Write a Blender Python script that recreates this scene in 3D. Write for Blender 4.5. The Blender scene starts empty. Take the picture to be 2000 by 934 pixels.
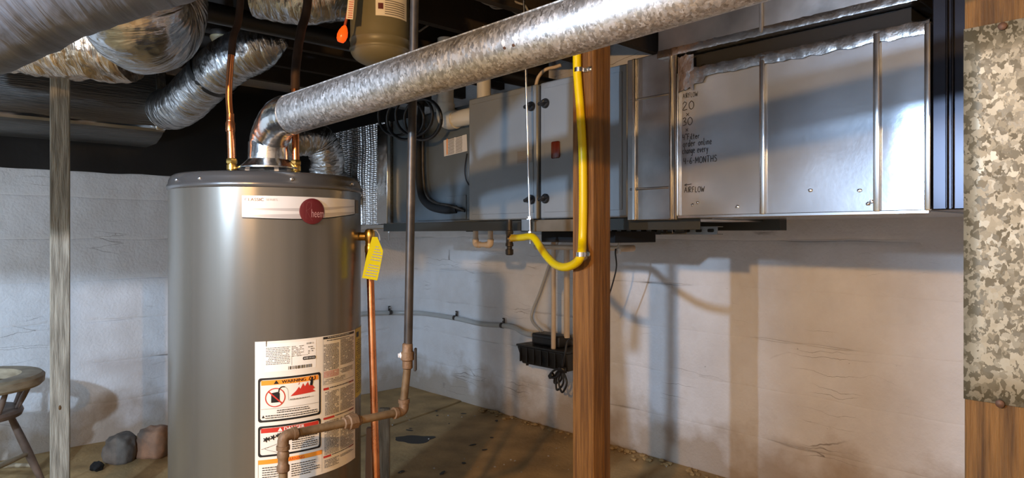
import bpy, bmesh, math, random
from mathutils import Vector, Matrix, noise

random.seed(11)
sc = bpy.context.scene
COL = sc.collection

# ------------------------------------------------------------------ camera
A43 = math.radians(43.0)
CAM = Vector((4.452, -3.046, 1.2))
FWD = Vector((-math.cos(math.radians(43)), math.sin(math.radians(43)), 0))
RGT = Vector((FWD.y, -FWD.x, 0))
FPX = 1320.0
HY = 458.0
cd = bpy.data.cameras.new('camera')
cam = bpy.data.objects.new('camera', cd)
COL.objects.link(cam)
cam.location = CAM
cam.rotation_euler = (math.radians(90), 0, math.atan2(FWD.y, FWD.x) - math.pi / 2)
cd.sensor_fit = 'HORIZONTAL'
cd.sensor_width = 36.0
cd.lens = 36.0 * FPX / 2000.0
cd.shift_y = -(467 - HY) / 2000.0
cd.clip_start = 0.02
sc.camera = cam

# ------------------------------------------------------------------ world, exposure
w = bpy.data.worlds.new('world')
sc.world = w
w.use_nodes = True
w.node_tree.nodes['Background'].inputs[0].default_value = (0.5, 0.55, 0.6, 1)
w.node_tree.nodes['Background'].inputs[1].default_value = 0.02
sc.view_settings.view_transform = 'Standard'
sc.view_settings.look = 'None'
sc.view_settings.gamma = 1.0
sc.view_settings.use_curve_mapping = False
sc.view_settings.exposure = -0.05
sc.cycles.use_denoising = True
sc.cycles.sample_clamp_indirect = 6.0

# lamp settings: the lamps themselves are built further down (pendant_lamp)
WARM_POS = CAM + FWD * -0.60 + RGT * -0.87 + Vector((0, 0, 0.61))
COOL_POS = CAM + FWD * 0.05 + RGT * -1.54 + Vector((0, 0, 0.42))
WARM_POWER, WARM_COLOR = 240.0, (1.0, 0.575, 0.22)
COOL_POWER, COOL_COLOR = 285.0, (0.52, 0.715, 1.0)
FILL_POWER, FILL_COLOR = 26.0, (0.60, 0.78, 1.0)


# ------------------------------------------------------------------ picture-to-place helpers
def P(px, py, d):
    return CAM + FWD * d + RGT * ((px - 1000) / FPX * d) + Vector((0, 0, (HY - py) / FPX * d))


def dY(px, Y):
    t = (px - 1000) / FPX
    return (Y - CAM.y) / (FWD.y + RGT.y * t)


def PY(px, py, Y):
    return P(px, py, dY(px, Y))


def PX(px, py, X):
    t = (px - 1000) / FPX
    return P(px, py, (X - CAM.x) / (FWD.x + RGT.x * t))


def PF(px, py, Z=0.0):
    return P(px, py, (CAM.z - Z) * FPX / (py - HY))


def XY(px, Y):
    return PY(px, HY, Y).x


def V(*a):
    return Vector(a)


# ------------------------------------------------------------------ materials
def mat(name, col, rough=0.5, metal=0.0, col2=None, cscale=8.0, cdetail=4.0, clo=0.35, chi=0.65, bump=0.0,
        bscale=40.0, stretch=(1, 1, 1), rvar=0.0, emit=None, estr=0.0, trans=0.0, alpha=None, uv=False, spec=None,
        big=0.0, bigscale=3.0):
    m = bpy.data.materials.new(name)
    m.use_nodes = True
    nt = m.node_tree
    N, L = nt.nodes, nt.links
    b = N['Principled BSDF']
    b.inputs['Base Color'].default_value = (*col, 1)
    b.inputs['Roughness'].default_value = rough
    b.inputs['Metallic'].default_value = metal
    if spec is not None:
        b.inputs['Specular IOR Level'].default_value = spec
    if trans:
        b.inputs['Transmission Weight'].default_value = trans
    if emit:
        b.inputs['Emission Color'].default_value = (*emit, 1)
        b.inputs['Emission Strength'].default_value = estr
    tc = N.new('ShaderNodeTexCoord')
    mp = N.new('ShaderNodeMapping')
    mp.inputs['Scale'].default_value = stretch
    L.new(tc.outputs['UV' if uv else 'Object'], mp.inputs['Vector'])
    if col2:
        n = N.new('ShaderNodeTexNoise')
        n.inputs['Scale'].default_value = cscale
        n.inputs['Detail'].default_value = cdetail
        L.new(mp.outputs[0], n.inputs['Vector'])
        r = N.new('ShaderNodeValToRGB')
        r.color_ramp.elements[0].position = clo
        r.color_ramp.elements[1].position = chi
        r.color_ramp.elements[0].color = (*col, 1)
        r.color_ramp.elements[1].color = (*col2, 1)
        L.new(n.outputs['Fac'], r.inputs['Fac'])
        L.new(r.outputs['Color'], b.inputs['Base Color'])
        if rvar:
            mr = N.new('ShaderNodeMapRange')
            mr.inputs[3].default_value = max(0.02, rough - rvar)
            mr.inputs[4].default_value = min(1, rough + rvar)
            L.new(n.outputs['Fac'], mr.inputs[0])
            L.new(mr.outputs[0], b.inputs['Roughness'])
    last = None
    if bump:
        n2 = N.new('ShaderNodeTexNoise')
        n2.inputs['Scale'].default_value = bscale
        n2.inputs['Detail'].default_value = 5
        L.new(mp.outputs[0], n2.inputs['Vector'])
        bp = N.new('ShaderNodeBump')
        bp.inputs['Strength'].default_value = bump
        bp.inputs['Distance'].default_value = 0.01
        L.new(n2.outputs['Fac'], bp.inputs['Height'])
        L.new(bp.outputs[0], b.inputs['Normal'])
        last = bp
    if big:
        n3 = N.new('ShaderNodeTexNoise')
        n3.inputs['Scale'].default_value = bigscale
        n3.inputs['Detail'].default_value = 1
        L.new(mp.outputs[0], n3.inputs['Vector'])
        bp2 = N.new('ShaderNodeBump')
        bp2.inputs['Strength'].default_value = big
        bp2.inputs['Distance'].default_value = 0.05
        L.new(n3.outputs['Fac'], bp2.inputs['Height'])
        if last:
            L.new(last.outputs[0], bp2.inputs['Normal'])
        L.new(bp2.outputs[0], b.inputs['Normal'])
    return m


def spangle_mat(name, c0, c1, scale, rough=0.42, metal=0.9, stretch=(1, 1, 1), uv=False, lo=0.3, hi=0.75, noisy=0.12, bump=0.05):
    """galvanised zinc: crystal cells of different grey"""
    m = bpy.data.materials.new(name)
    m.use_nodes = True
    nt = m.node_tree
    N, L = nt.nodes, nt.links
    b = N['Principled BSDF']
    b.inputs['Metallic'].default_value = metal
    tc = N.new('ShaderNodeTexCoord')
    mp = N.new('ShaderNodeMapping')
    mp.inputs['Scale'].default_value = stretch
    L.new(tc.outputs['UV' if uv else 'Object'], mp.inputs['Vector'])
    nz = N.new('ShaderNodeTexNoise')
    nz.inputs['Scale'].default_value = scale * 0.8
    nz.inputs['Detail'].default_value = 3
    L.new(mp.outputs[0], nz.inputs['Vector'])
    sub = N.new('ShaderNodeVectorMath')
    sub.operation = 'SCALE'
    sub.inputs['Scale'].default_value = noisy * 8 / scale
    L.new(nz.outputs['Color'], sub.inputs[0])
    add = N.new('ShaderNodeVectorMath')
    L.new(mp.outputs[0], add.inputs[0])
    L.new(sub.outputs[0], add.inputs[1])
    v = N.new('ShaderNodeTexVoronoi')
    v.inputs['Scale'].default_value = scale
    L.new(add.outputs[0], v.inputs['Vector'])
    sep = N.new('ShaderNodeSeparateColor')
    L.new(v.outputs['Color'], sep.inputs[0])
    r = N.new('ShaderNodeValToRGB')
    r.color_ramp.elements[0].position = lo
    r.color_ramp.elements[1].position = hi
    r.color_ramp.elements[0].color = (*c0, 1)
    r.color_ramp.elements[1].color = (*c1, 1)
    L.new(sep.outputs[0], r.inputs['Fac'])
    L.new(r.outputs['Color'], b.inputs['Base Color'])
    mr = N.new('ShaderNodeMapRange')
    mr.inputs[3].default_value = rough + 0.12
    mr.inputs[4].default_value = rough - 0.10
    L.new(sep.outputs[1], mr.inputs[0])
    L.new(mr.outputs[0], b.inputs['Roughness'])
    bp = N.new('ShaderNodeBump')
    bp.inputs['Strength'].default_value = bump * 4
    bp.inputs['Distance'].default_value = 0.003
    L.new(sep.outputs[2], bp.inputs['Height'])
    L.new(bp.outputs[0], b.inputs['Normal'])
    return m


def wall_mat():
    m = bpy.data.materials.new('painted_block')
    m.use_nodes = True
    nt = m.node_tree
    N, L = nt.nodes, nt.links
    b = N['Principled BSDF']
    b.inputs['Roughness'].default_value = 0.75
    b.inputs['Specular IOR Level'].default_value = 0.25
    geo = N.new('ShaderNodeNewGeometry')
    # base paint with blotches
    n1 = N.new('ShaderNodeTexNoise')
    n1.inputs['Scale'].default_value = 2.2
    n1.inputs['Detail'].default_value = 12
    n1.inputs['Roughness'].default_value = 0.62
    L.new(geo.outputs['Position'], n1.inputs['Vector'])
    r1 = N.new('ShaderNodeValToRGB')
    r1.color_ramp.elements[0].position = 0.3
    r1.color_ramp.elements[1].position = 0.62
    r1.color_ramp.elements[0].color = (0.66, 0.63, 0.60, 1)
    r1.color_ramp.elements[1].color = (0.80, 0.79, 0.78, 1)
    L.new(n1.outputs['Fac'], r1.inputs['Fac'])
    # dirt toward the floor
    sep = N.new('ShaderNodeSeparateXYZ')
    L.new(geo.outputs['Position'], sep.inputs[0])
    n2 = N.new('ShaderNodeTexNoise')
    n2.inputs['Scale'].default_value = 5
    n2.inputs['Detail'].default_value = 8
    L.new(geo.outputs['Position'], n2.inputs['Vector'])
    mr = N.new('ShaderNodeMapRange')
    mr.inputs[1].default_value = 0.0
    mr.inputs[2].default_value = 0.42
    mr.inputs[3].default_value = 0.62
    mr.inputs[4].default_value = 0.0
    L.new(sep.outputs['Z'], mr.inputs[0])
    ad = N.new('ShaderNodeMath')
    ad.operation = 'ADD'
    L.new(mr.outputs[0], ad.inputs[0])
    L.new(n2.outputs['Fac'], ad.inputs[1])
    r2 = N.new('ShaderNodeValToRGB')
    r2.color_ramp.elements[0].position = 0.68
    r2.color_ramp.elements[1].position = 1.12 if False else 1.0
    r2.color_ramp.elements[0].color = (0, 0, 0, 1)
    r2.color_ramp.elements[1].color = (0.75, 0.75, 0.75, 1)
    L.new(ad.outputs[0], r2.inputs['Fac'])
    mx = N.new('ShaderNodeMix')
    mx.data_type = 'RGBA'
    mx.inputs[7].default_value = (0.36, 0.26, 0.16, 1)
    L.new(r2.outputs['Color'], mx.inputs[0])
    L.new(r1.outputs['Color'], mx.inputs[6])
    # hairline cracks: stretched voronoi edges behind a mask
    mp = N.new('ShaderNodeMapping')
    mp.inputs['Scale'].default_value = (0.9, 0.9, 12.0)
    n3 = N.new('ShaderNodeTexNoise')
    n3.inputs['Scale'].default_value = 7
    n3.inputs['Detail'].default_value = 5
    L.new(geo.outputs['Position'], n3.inputs['Vector'])
    sc3 = N.new('ShaderNodeVectorMath')
    sc3.operation = 'SCALE'
    sc3.inputs['Scale'].default_value = 0.07
    L.new(n3.outputs['Color'], sc3.inputs[0])
    ad3 = N.new('ShaderNodeVectorMath')
    L.new(geo.outputs['Position'], ad3.inputs[0])
    L.new(sc3.outputs[0], ad3.inputs[1])
    L.new(ad3.outputs[0], mp.inputs['Vector'])
    vo = N.new('ShaderNodeTexVoronoi')
    vo.feature = 'DISTANCE_TO_EDGE'
    vo.inputs['Scale'].default_value = 1.1
    L.new(mp.outputs[0], vo.inputs['Vector'])
    r3 = N.new('ShaderNodeValToRGB')
    r3.color_ramp.elements[0].position = 0.0
    r3.color_ramp.elements[1].position = 0.012
    r3.color_ramp.elements[0].color = (1, 1, 1, 1)
    r3.color_ramp.elements[1].color = (0, 0, 0, 1)
    L.new(vo.outputs['Distance'], r3.inputs['Fac'])
    n4 = N.new('ShaderNodeTexNoise')
    n4.inputs['Scale'].default_value = 2.6
    n4.inputs['Detail'].default_value = 2
    L.new(geo.outputs['Position'], n4.inputs['Vector'])
    r4 = N.new('ShaderNodeValToRGB')
    r4.color_ramp.elements[0].position = 0.56
    r4.color_ramp.elements[1].position = 0.68
    L.new(n4.outputs['Fac'], r4.inputs['Fac'])
    mu = N.new('ShaderNodeMath')
    mu.operation = 'MULTIPLY'
    L.new(r3.outputs['Color'], mu.inputs[0])
    L.new(r4.outputs['Color'], mu.inputs[1])
    # open joints between courses (per-vertex attribute)
    at = N.new('ShaderNodeAttribute')
    at.attribute_name = 'crack'
    mxx = N.new('ShaderNodeMath')
    mxx.operation = 'MAXIMUM'
    L.new(mu.outputs[0], mxx.inputs[0])
    L.new(at.outputs['Fac'], mxx.inputs[1])
    # chips
    vc = N.new('ShaderNodeTexVoronoi')
    vc.inputs['Scale'].default_value = 17
    vc.inputs['Randomness'].default_value = 1
    L.new(ad3.outputs[0], vc.inputs['Vector'])
    rc = N.new('ShaderNodeValToRGB')
    rc.color_ramp.elements[0].position = 0.035
    rc.color_ramp.elements[1].position = 0.055
    rc.color_ramp.elements[0].color = (1, 1, 1, 1)
    rc.color_ramp.elements[1].color = (0, 0, 0, 1)
    L.new(vc.outputs['Distance'], rc.inputs['Fac'])
    mcp = N.new('ShaderNodeMath')
    mcp.operation = 'MULTIPLY'
    L.new(rc.outputs['Color'], mcp.inputs[0])
    L.new(r4.outputs['Color'], mcp.inputs[1])
    mx3 = N.new('ShaderNodeMath')
    mx3.operation = 'MAXIMUM'
    L.new(mxx.outputs[0], mx3.inputs[0])
    L.new(mcp.outputs[0], mx3.inputs[1])
    mx2 = N.new('ShaderNodeMix')
    mx2.data_type = 'RGBA'
    mx2.inputs[7].default_value = (0.16, 0.12, 0.09, 1)
    L.new(mx3.outputs[0], mx2.inputs[0])
    L.new(mx.outputs[2], mx2.inputs[6])
    L.new(mx2.outputs[2], b.inputs['Base Color'])
    # relief
    n5 = N.new('ShaderNodeTexNoise')
    n5.inputs['Scale'].default_value = 75
    n5.inputs['Detail'].default_value = 6
    L.new(geo.outputs['Position'], n5.inputs['Vector'])
    bp = N.new('ShaderNodeBump')
    bp.inputs['Strength'].default_value = 0.5
    bp.inputs['Distance'].default_value = 0.006
    L.new(n5.outputs['Fac'], bp.inputs['Height'])
    n6 = N.new('ShaderNodeTexNoise')
    n6.inputs['Scale'].default_value = 9
    n6.inputs['Detail'].default_value = 3
    L.new(geo.outputs['Position'], n6.inputs['Vector'])
    bp2 = N.new('ShaderNodeBump')
    bp2.inputs['Strength'].default_value = 0.35
    bp2.inputs['Distance'].default_value = 0.02
    L.new(n6.outputs['Fac'], bp2.inputs['Height'])
    L.new(bp.outputs[0], bp2.inputs['Normal'])
    L.new(bp2.outputs[0], b.inputs['Normal'])
    return m


def scrim_mat():
    """foil insulation with a scrim of dimpled vertical rows"""
    m = bpy.data.materials.new('scrim_foil')
    m.use_nodes = True
    N, L = m.node_tree.nodes, m.node_tree.links
    b = N['Principled BSDF']
    b.inputs['Metallic'].default_value = 1
    b.inputs['Base Color'].default_value = (0.86, 0.86, 0.86, 1)
    b.inputs['Roughness'].default_value = 0.30
    tc = N.new('ShaderNodeTexCoord')
    w1 = N.new('ShaderNodeTexWave')
    w1.bands_direction = 'X'
    w1.inputs['Scale'].default_value = 14
    w1.inputs['Distortion'].default_value = 0.6
    w2 = N.new('ShaderNodeTexWave')
    w2.bands_direction = 'Z'
    w2.inputs['Scale'].default_value = 26
    w2.inputs['Distortion'].default_value = 1.4
    n = N.new('ShaderNodeTexNoise')
    n.inputs['Scale'].default_value = 12
    for x in (w1, w2, n):
        L.new(tc.outputs['Object'], x.inputs['Vector'])
    mu = N.new('ShaderNodeMath')
    mu.operation = 'MULTIPLY'
    L.new(w1.outputs['Fac'], mu.inputs[0])
    L.new(w2.outputs['Fac'], mu.inputs[1])
    ad = N.new('ShaderNodeMath')
    L.new(mu.outputs[0], ad.inputs[0])
    L.new(n.outputs['Fac'], ad.inputs[1])
    bp = N.new('ShaderNodeBump')
    bp.inputs['Strength'].default_value = 0.25
    bp.inputs['Distance'].default_value = 0.012
    L.new(ad.outputs[0], bp.inputs['Height'])
    L.new(bp.outputs[0], b.inputs['Normal'])
    return m


def flex_mat(name, col=(0.66, 0.66, 0.66), rough=0.26, strength=0.9, warm=None):
    m = bpy.data.materials.new(name)
    m.use_nodes = True
    N, L = m.node_tree.nodes, m.node_tree.links
    b = N['Principled BSDF']
    b.inputs['Metallic'].default_value = 1
    b.inputs['Base Color'].default_value = (*col, 1)
    b.inputs['Roughness'].default_value = rough
    tc = N.new('ShaderNodeTexCoord')
    mp = N.new('ShaderNodeMapping')
    mp.inputs['Scale'].default_value = (3.0, 26.0, 1)
    L.new(tc.outputs['UV'], mp.inputs['Vector'])
    n = N.new('ShaderNodeTexNoise')
    n.inputs['Scale'].default_value = 1.6
    n.inputs['Detail'].default_value = 6
    n.inputs['Distortion'].default_value = 0.6
    L.new(mp.outputs[0], n.inputs['Vector'])
    n2 = N.new('ShaderNodeTexNoise')
    n2.inputs['Scale'].default_value = 9
    n2.inputs['Detail'].default_value = 3
    L.new(tc.outputs['Object'], n2.inputs['Vector'])
    ad = N.new('ShaderNodeMath')
    L.new(n.outputs['Fac'], ad.inputs[0])
    L.new(n2.outputs['Fac'], ad.inputs[1])
    bp = N.new('ShaderNodeBump')
    bp.inputs['Strength'].default_value = strength
    bp.inputs['Distance'].default_value = 0.02
    L.new(ad.outputs[0], bp.inputs['Height'])
    L.new(bp.outputs[0], b.inputs['Normal'])
    r = N.new('ShaderNodeValToRGB')
    r.color_ramp.elements[0].position = 0.3
    r.color_ramp.elements[1].position = 0.6
    r.color_ramp.elements[0].color = (*[c * 0.62 for c in col], 1)
    r.color_ramp.elements[1].color = (*col, 1)
    L.new(n.outputs['Fac'], r.inputs['Fac'])
    L.new(r.outputs['Color'], b.inputs['Base Color'])
    return m


MT = {}
MT['wall'] = wall_mat()
MT['bare_wall'] = mat('bare_block_wall', (0.34, 0.32, 0.28), 0.85, 0, (0.46, 0.44, 0.39), 3, 6, bump=0.3, bscale=40)
MT['concrete'] = mat('concrete_floor', (0.25, 0.158, 0.060), 0.85, 0, (0.50, 0.322, 0.132), 4.5, 9, 0.3, 0.72, 0.4, 45)
MT['dark_spot'] = mat('floor_stain', (0.028, 0.022, 0.014), 0.7)
MT['debris'] = mat('pale_crumb', (0.42, 0.38, 0.33), 0.9)
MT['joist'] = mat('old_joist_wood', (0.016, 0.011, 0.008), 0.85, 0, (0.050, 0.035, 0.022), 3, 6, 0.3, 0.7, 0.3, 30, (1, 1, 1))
MT['fir'] = mat('fir_post', (0.13, 0.052, 0.008), 0.62, 0, (0.27, 0.12, 0.024), 9, 9, 0.36, 0.64, 0.35, 30, (11, 11, 0.45))
MT['fir_dark'] = mat('fir_post_darker', (0.105, 0.042, 0.007), 0.62, 0, (0.21, 0.09, 0.018), 9, 9, 0.36, 0.64, 0.35, 30, (11, 11, 0.45))
MT['grey_wood'] = mat('weathered_wood', (0.17, 0.150, 0.112), 0.8, 0, (0.40, 0.365, 0.285), 10, 9, 0.34, 0.66, 0.45, 30, (7, 7, 0.7))
MT['oak'] = mat('rough_oak', (0.055, 0.024, 0.004), 0.75, 0, (0.17, 0.082, 0.018), 12, 9, 0.36, 0.64, 0.6, 40, (9, 9, 0.4))
MT['chair_wood'] = mat('worn_chair_wood', (0.22, 0.16, 0.09), 0.55, 0, (0.42, 0.33, 0.21), 14, 5, 0.3, 0.7, 0.1, 40, (1, 1, 3))
MT['chair_dark'] = mat('dark_chair_wood', (0.10, 0.065, 0.045), 0.5, 0, (0.2, 0.13, 0.09), 14, 5, 0.3, 0.7, 0.1, 40)
MT['flue'] = spangle_mat('galvanised_flue', (0.36, 0.35, 0.33), (0.74, 0.74, 0.73), 190, 0.46, 0.92, (1, 1, 0.5), False, 0.1, 0.95, 0.35)
MT['spangle_sheet'] = spangle_mat('galvanised_sheet', (0.10, 0.085, 0.05), (0.27, 0.24, 0.165), 120, 0.55, 0.35, (1, 1, 0.8), False, 0.3, 0.72, 0.4)
MT['galv'] = mat('bright_galvanised', (0.52, 0.57, 0.63), 0.185, 0.70, (0.60, 0.65, 0.71), 7, 4, 0.3, 0.7, 0.02, 60, (1, 1, 1), 0.03, big=0.025, bigscale=4)
MT['galv_dull'] = mat('dull_galvanised', (0.34, 0.34, 0.34), 0.34, 1.0, (0.5, 0.5, 0.5), 9, 4, 0.3, 0.7, 0.05, 30, (1, 1, 1), 0.06, big=0.12, bigscale=5)
MT['cleat'] = mat('bright_cleat', (0.80, 0.80, 0.80), 0.22, 1.0)
MT['foil_tape'] = mat('foil_tape', (0.74, 0.73, 0.71), 0.2, 1.0, None, bump=0.35, bscale=18)
MT['steel_dark_reflection'] = mat('glossy_steel_dark_reflection', (0.022, 0.022, 0.028), 0.26, 0.8, big=0.06, bigscale=4)  # dark surroundings seen in reflection are put into the base colour
MT['furnace'] = mat('furnace_paint', (0.25, 0.27, 0.28), 0.33, 0.25, (0.28, 0.30, 0.31), 3, 3, bump=0.03, bscale=200)
MT['coil'] = mat('coil_paint', (0.13, 0.155, 0.17), 0.32, 0.25, (0.16, 0.185, 0.20), 3, 3)
MT['rail'] = mat('rail_paint', (0.045, 0.046, 0.04), 0.5, 0.3)
MT['rail_brown'] = mat('rail_weathered', (0.13, 0.11, 0.075), 0.6, 0.2, (0.18, 0.15, 0.11), 12)
MT['black'] = mat('black_plastic', (0.012, 0.012, 0.013), 0.42)
MT['black_matte'] = mat('black_foam', (0.008, 0.008, 0.008), 0.85)
MT['barrier'] = mat('black_sheeting', (0.010, 0.0095, 0.009), 0.5, 0, None, bump=0.5, bscale=6)
MT['heater'] = mat('heater_enamel', (0.175, 0.16, 0.13), 0.27, 0.70, (0.195, 0.178, 0.148), 4, 2, bump=0.012, bscale=220, stretch=(9, 9, 0.12), big=0.030, bigscale=1.6)
MT['heater_lid'] = mat('heater_lid_enamel', (0.125, 0.122, 0.118), 0.27, 0.6)
MT['screw'] = mat('zinc_screw', (0.7, 0.7, 0.7), 0.3, 1.0)
MT['paper'] = mat('label_paper', (0.80, 0.74, 0.62), 0.5, 0)
MT['paper_white'] = mat('sticker_paper', (0.86, 0.82, 0.72), 0.45, 0)
MT['silver_label'] = mat('silver_label', (0.72, 0.68, 0.62), 0.38, 0.25)
MT['silver_grey'] = mat('silver_label_band', (0.50, 0.46, 0.42), 0.4, 0.25)
MT['ink'] = mat('black_ink', (0.010, 0.009, 0.008), 0.5)
MT['ink_grey'] = mat('grey_ink', (0.17, 0.15, 0.125), 0.6)
MT['ink_red'] = mat('red_ink', (0.55, 0.035, 0.02), 0.5)
MT['ink_pink'] = mat('pink_ink', (0.62, 0.25, 0.20), 0.5)
MT['ink_orange'] = mat('orange_ink', (0.90, 0.30, 0.025), 0.5)
MT['maroon'] = mat('maroon_ink', (0.10, 0.008, 0.010), 0.45)
MT['yellow_label'] = mat('yellow_label', (0.60, 0.46, 0.03), 0.5)
MT['yellow_tag'] = mat('yellow_tag', (0.44, 0.33, 0.001), 0.7, spec=0.1)
MT['yellow_hose'] = mat('yellow_gas_hose', (0.80, 0.58, 0.0), 0.35)
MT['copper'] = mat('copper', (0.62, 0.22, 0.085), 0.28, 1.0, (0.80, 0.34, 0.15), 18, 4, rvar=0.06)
MT['copper_dark'] = mat('dark_copper', (0.035, 0.022, 0.016), 0.6, 0.4, (0.075, 0.042, 0.028), 14, 4)  # shade over the left line's upper run is put into the colour
MT['brass'] = mat('brass', (0.72, 0.42, 0.09), 0.28, 1.0, (0.85, 0.55, 0.16), 20)
MT['iron_dark'] = mat('black_iron', (0.036, 0.032, 0.028), 0.45, 0.5, (0.075, 0.062, 0.05), 20, 5)
MT['iron_rust'] = mat('rusty_pipe', (0.115, 0.070, 0.030), 0.6, 0.35, (0.235, 0.155, 0.078), 22, 6, 0.3, 0.7, 0.2, 90)
MT['iron_fit'] = mat('rusty_fitting', (0.15, 0.082, 0.038), 0.6, 0.3, (0.24, 0.15, 0.08), 26, 6, 0.3, 0.7, 0.2, 120)
MT['pvc'] = mat('white_pvc', (0.68, 0.65, 0.57), 0.35)
MT['cpvc'] = mat('tan_pvc', (0.62, 0.48, 0.33), 0.4, 0, (0.70, 0.58, 0.44), 10)
MT['vinyl'] = mat('clear_vinyl_tube', (0.50, 0.50, 0.47), 0.25, 0, None)
MT['vinyl'].node_tree.nodes['Principled BSDF'].inputs['Transmission Weight'].default_value = 0.12
MT['tank'] = mat('tank_enamel', (0.15, 0.135, 0.075), 0.42, 0, (0.18, 0.16, 0.095), 5)
MT['flex'] = flex_mat('flex_foil')
MT['flex_dull'] = flex_mat('flex_foil_dull', (0.19, 0.215, 0.255), 0.55, 0.45)
MT['flex_dull'].node_tree.nodes['Principled BSDF'].inputs['Metallic'].default_value = 0.55
MT['flex_warm_reflection'] = flex_mat('flex_foil_warm_reflection', (0.70, 0.55, 0.40), 0.24, 1.0)  # warm reflected light put into the foil colour
MT['wrap'] = mat('duct_wrap_foil', (0.10, 0.095, 0.085), 0.38, 0.9, (0.17, 0.16, 0.145), 5, 4, 0.3, 0.7, 0.5, 30, (1, 0.4, 6))
MT['scrim'] = scrim_mat()
MT['orange_glow'] = mat('lit_orange_plastic', (0.9, 0.12, 0.01), 0.2, emit=(1.0, 0.085, 0.006), estr=0.9)
MT['orange_cord'] = mat('orange_cord', (0.40, 0.06, 0.015), 0.5)
MT['porcelain'] = mat('aged_porcelain', (0.42, 0.33, 0.18), 0.4)
MT['cable_grey'] = mat('grey_cable', (0.22, 0.20, 0.17), 0.5)
MT['rock'] = mat('grey_rock', (0.10, 0.085, 0.07), 0.9, 0, (0.22, 0.18, 0.14), 9, 8, bump=0.8, bscale=22)
MT['rock_red'] = mat('reddish_rock', (0.13, 0.10, 0.075), 0.9, 0, (0.38, 0.20, 0.11), 7, 8, bump=0.8, bscale=22)
MT['red_glass'] = mat('red_sight_glass', (0.12, 0.022, 0.012), 0.18)
MT['white'] = mat('white_plastic', (0.75, 0.73, 0.70), 0.4)
MT['nail'] = mat('rusty_nail', (0.09, 0.045, 0.025), 0.6, 0.5)


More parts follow.
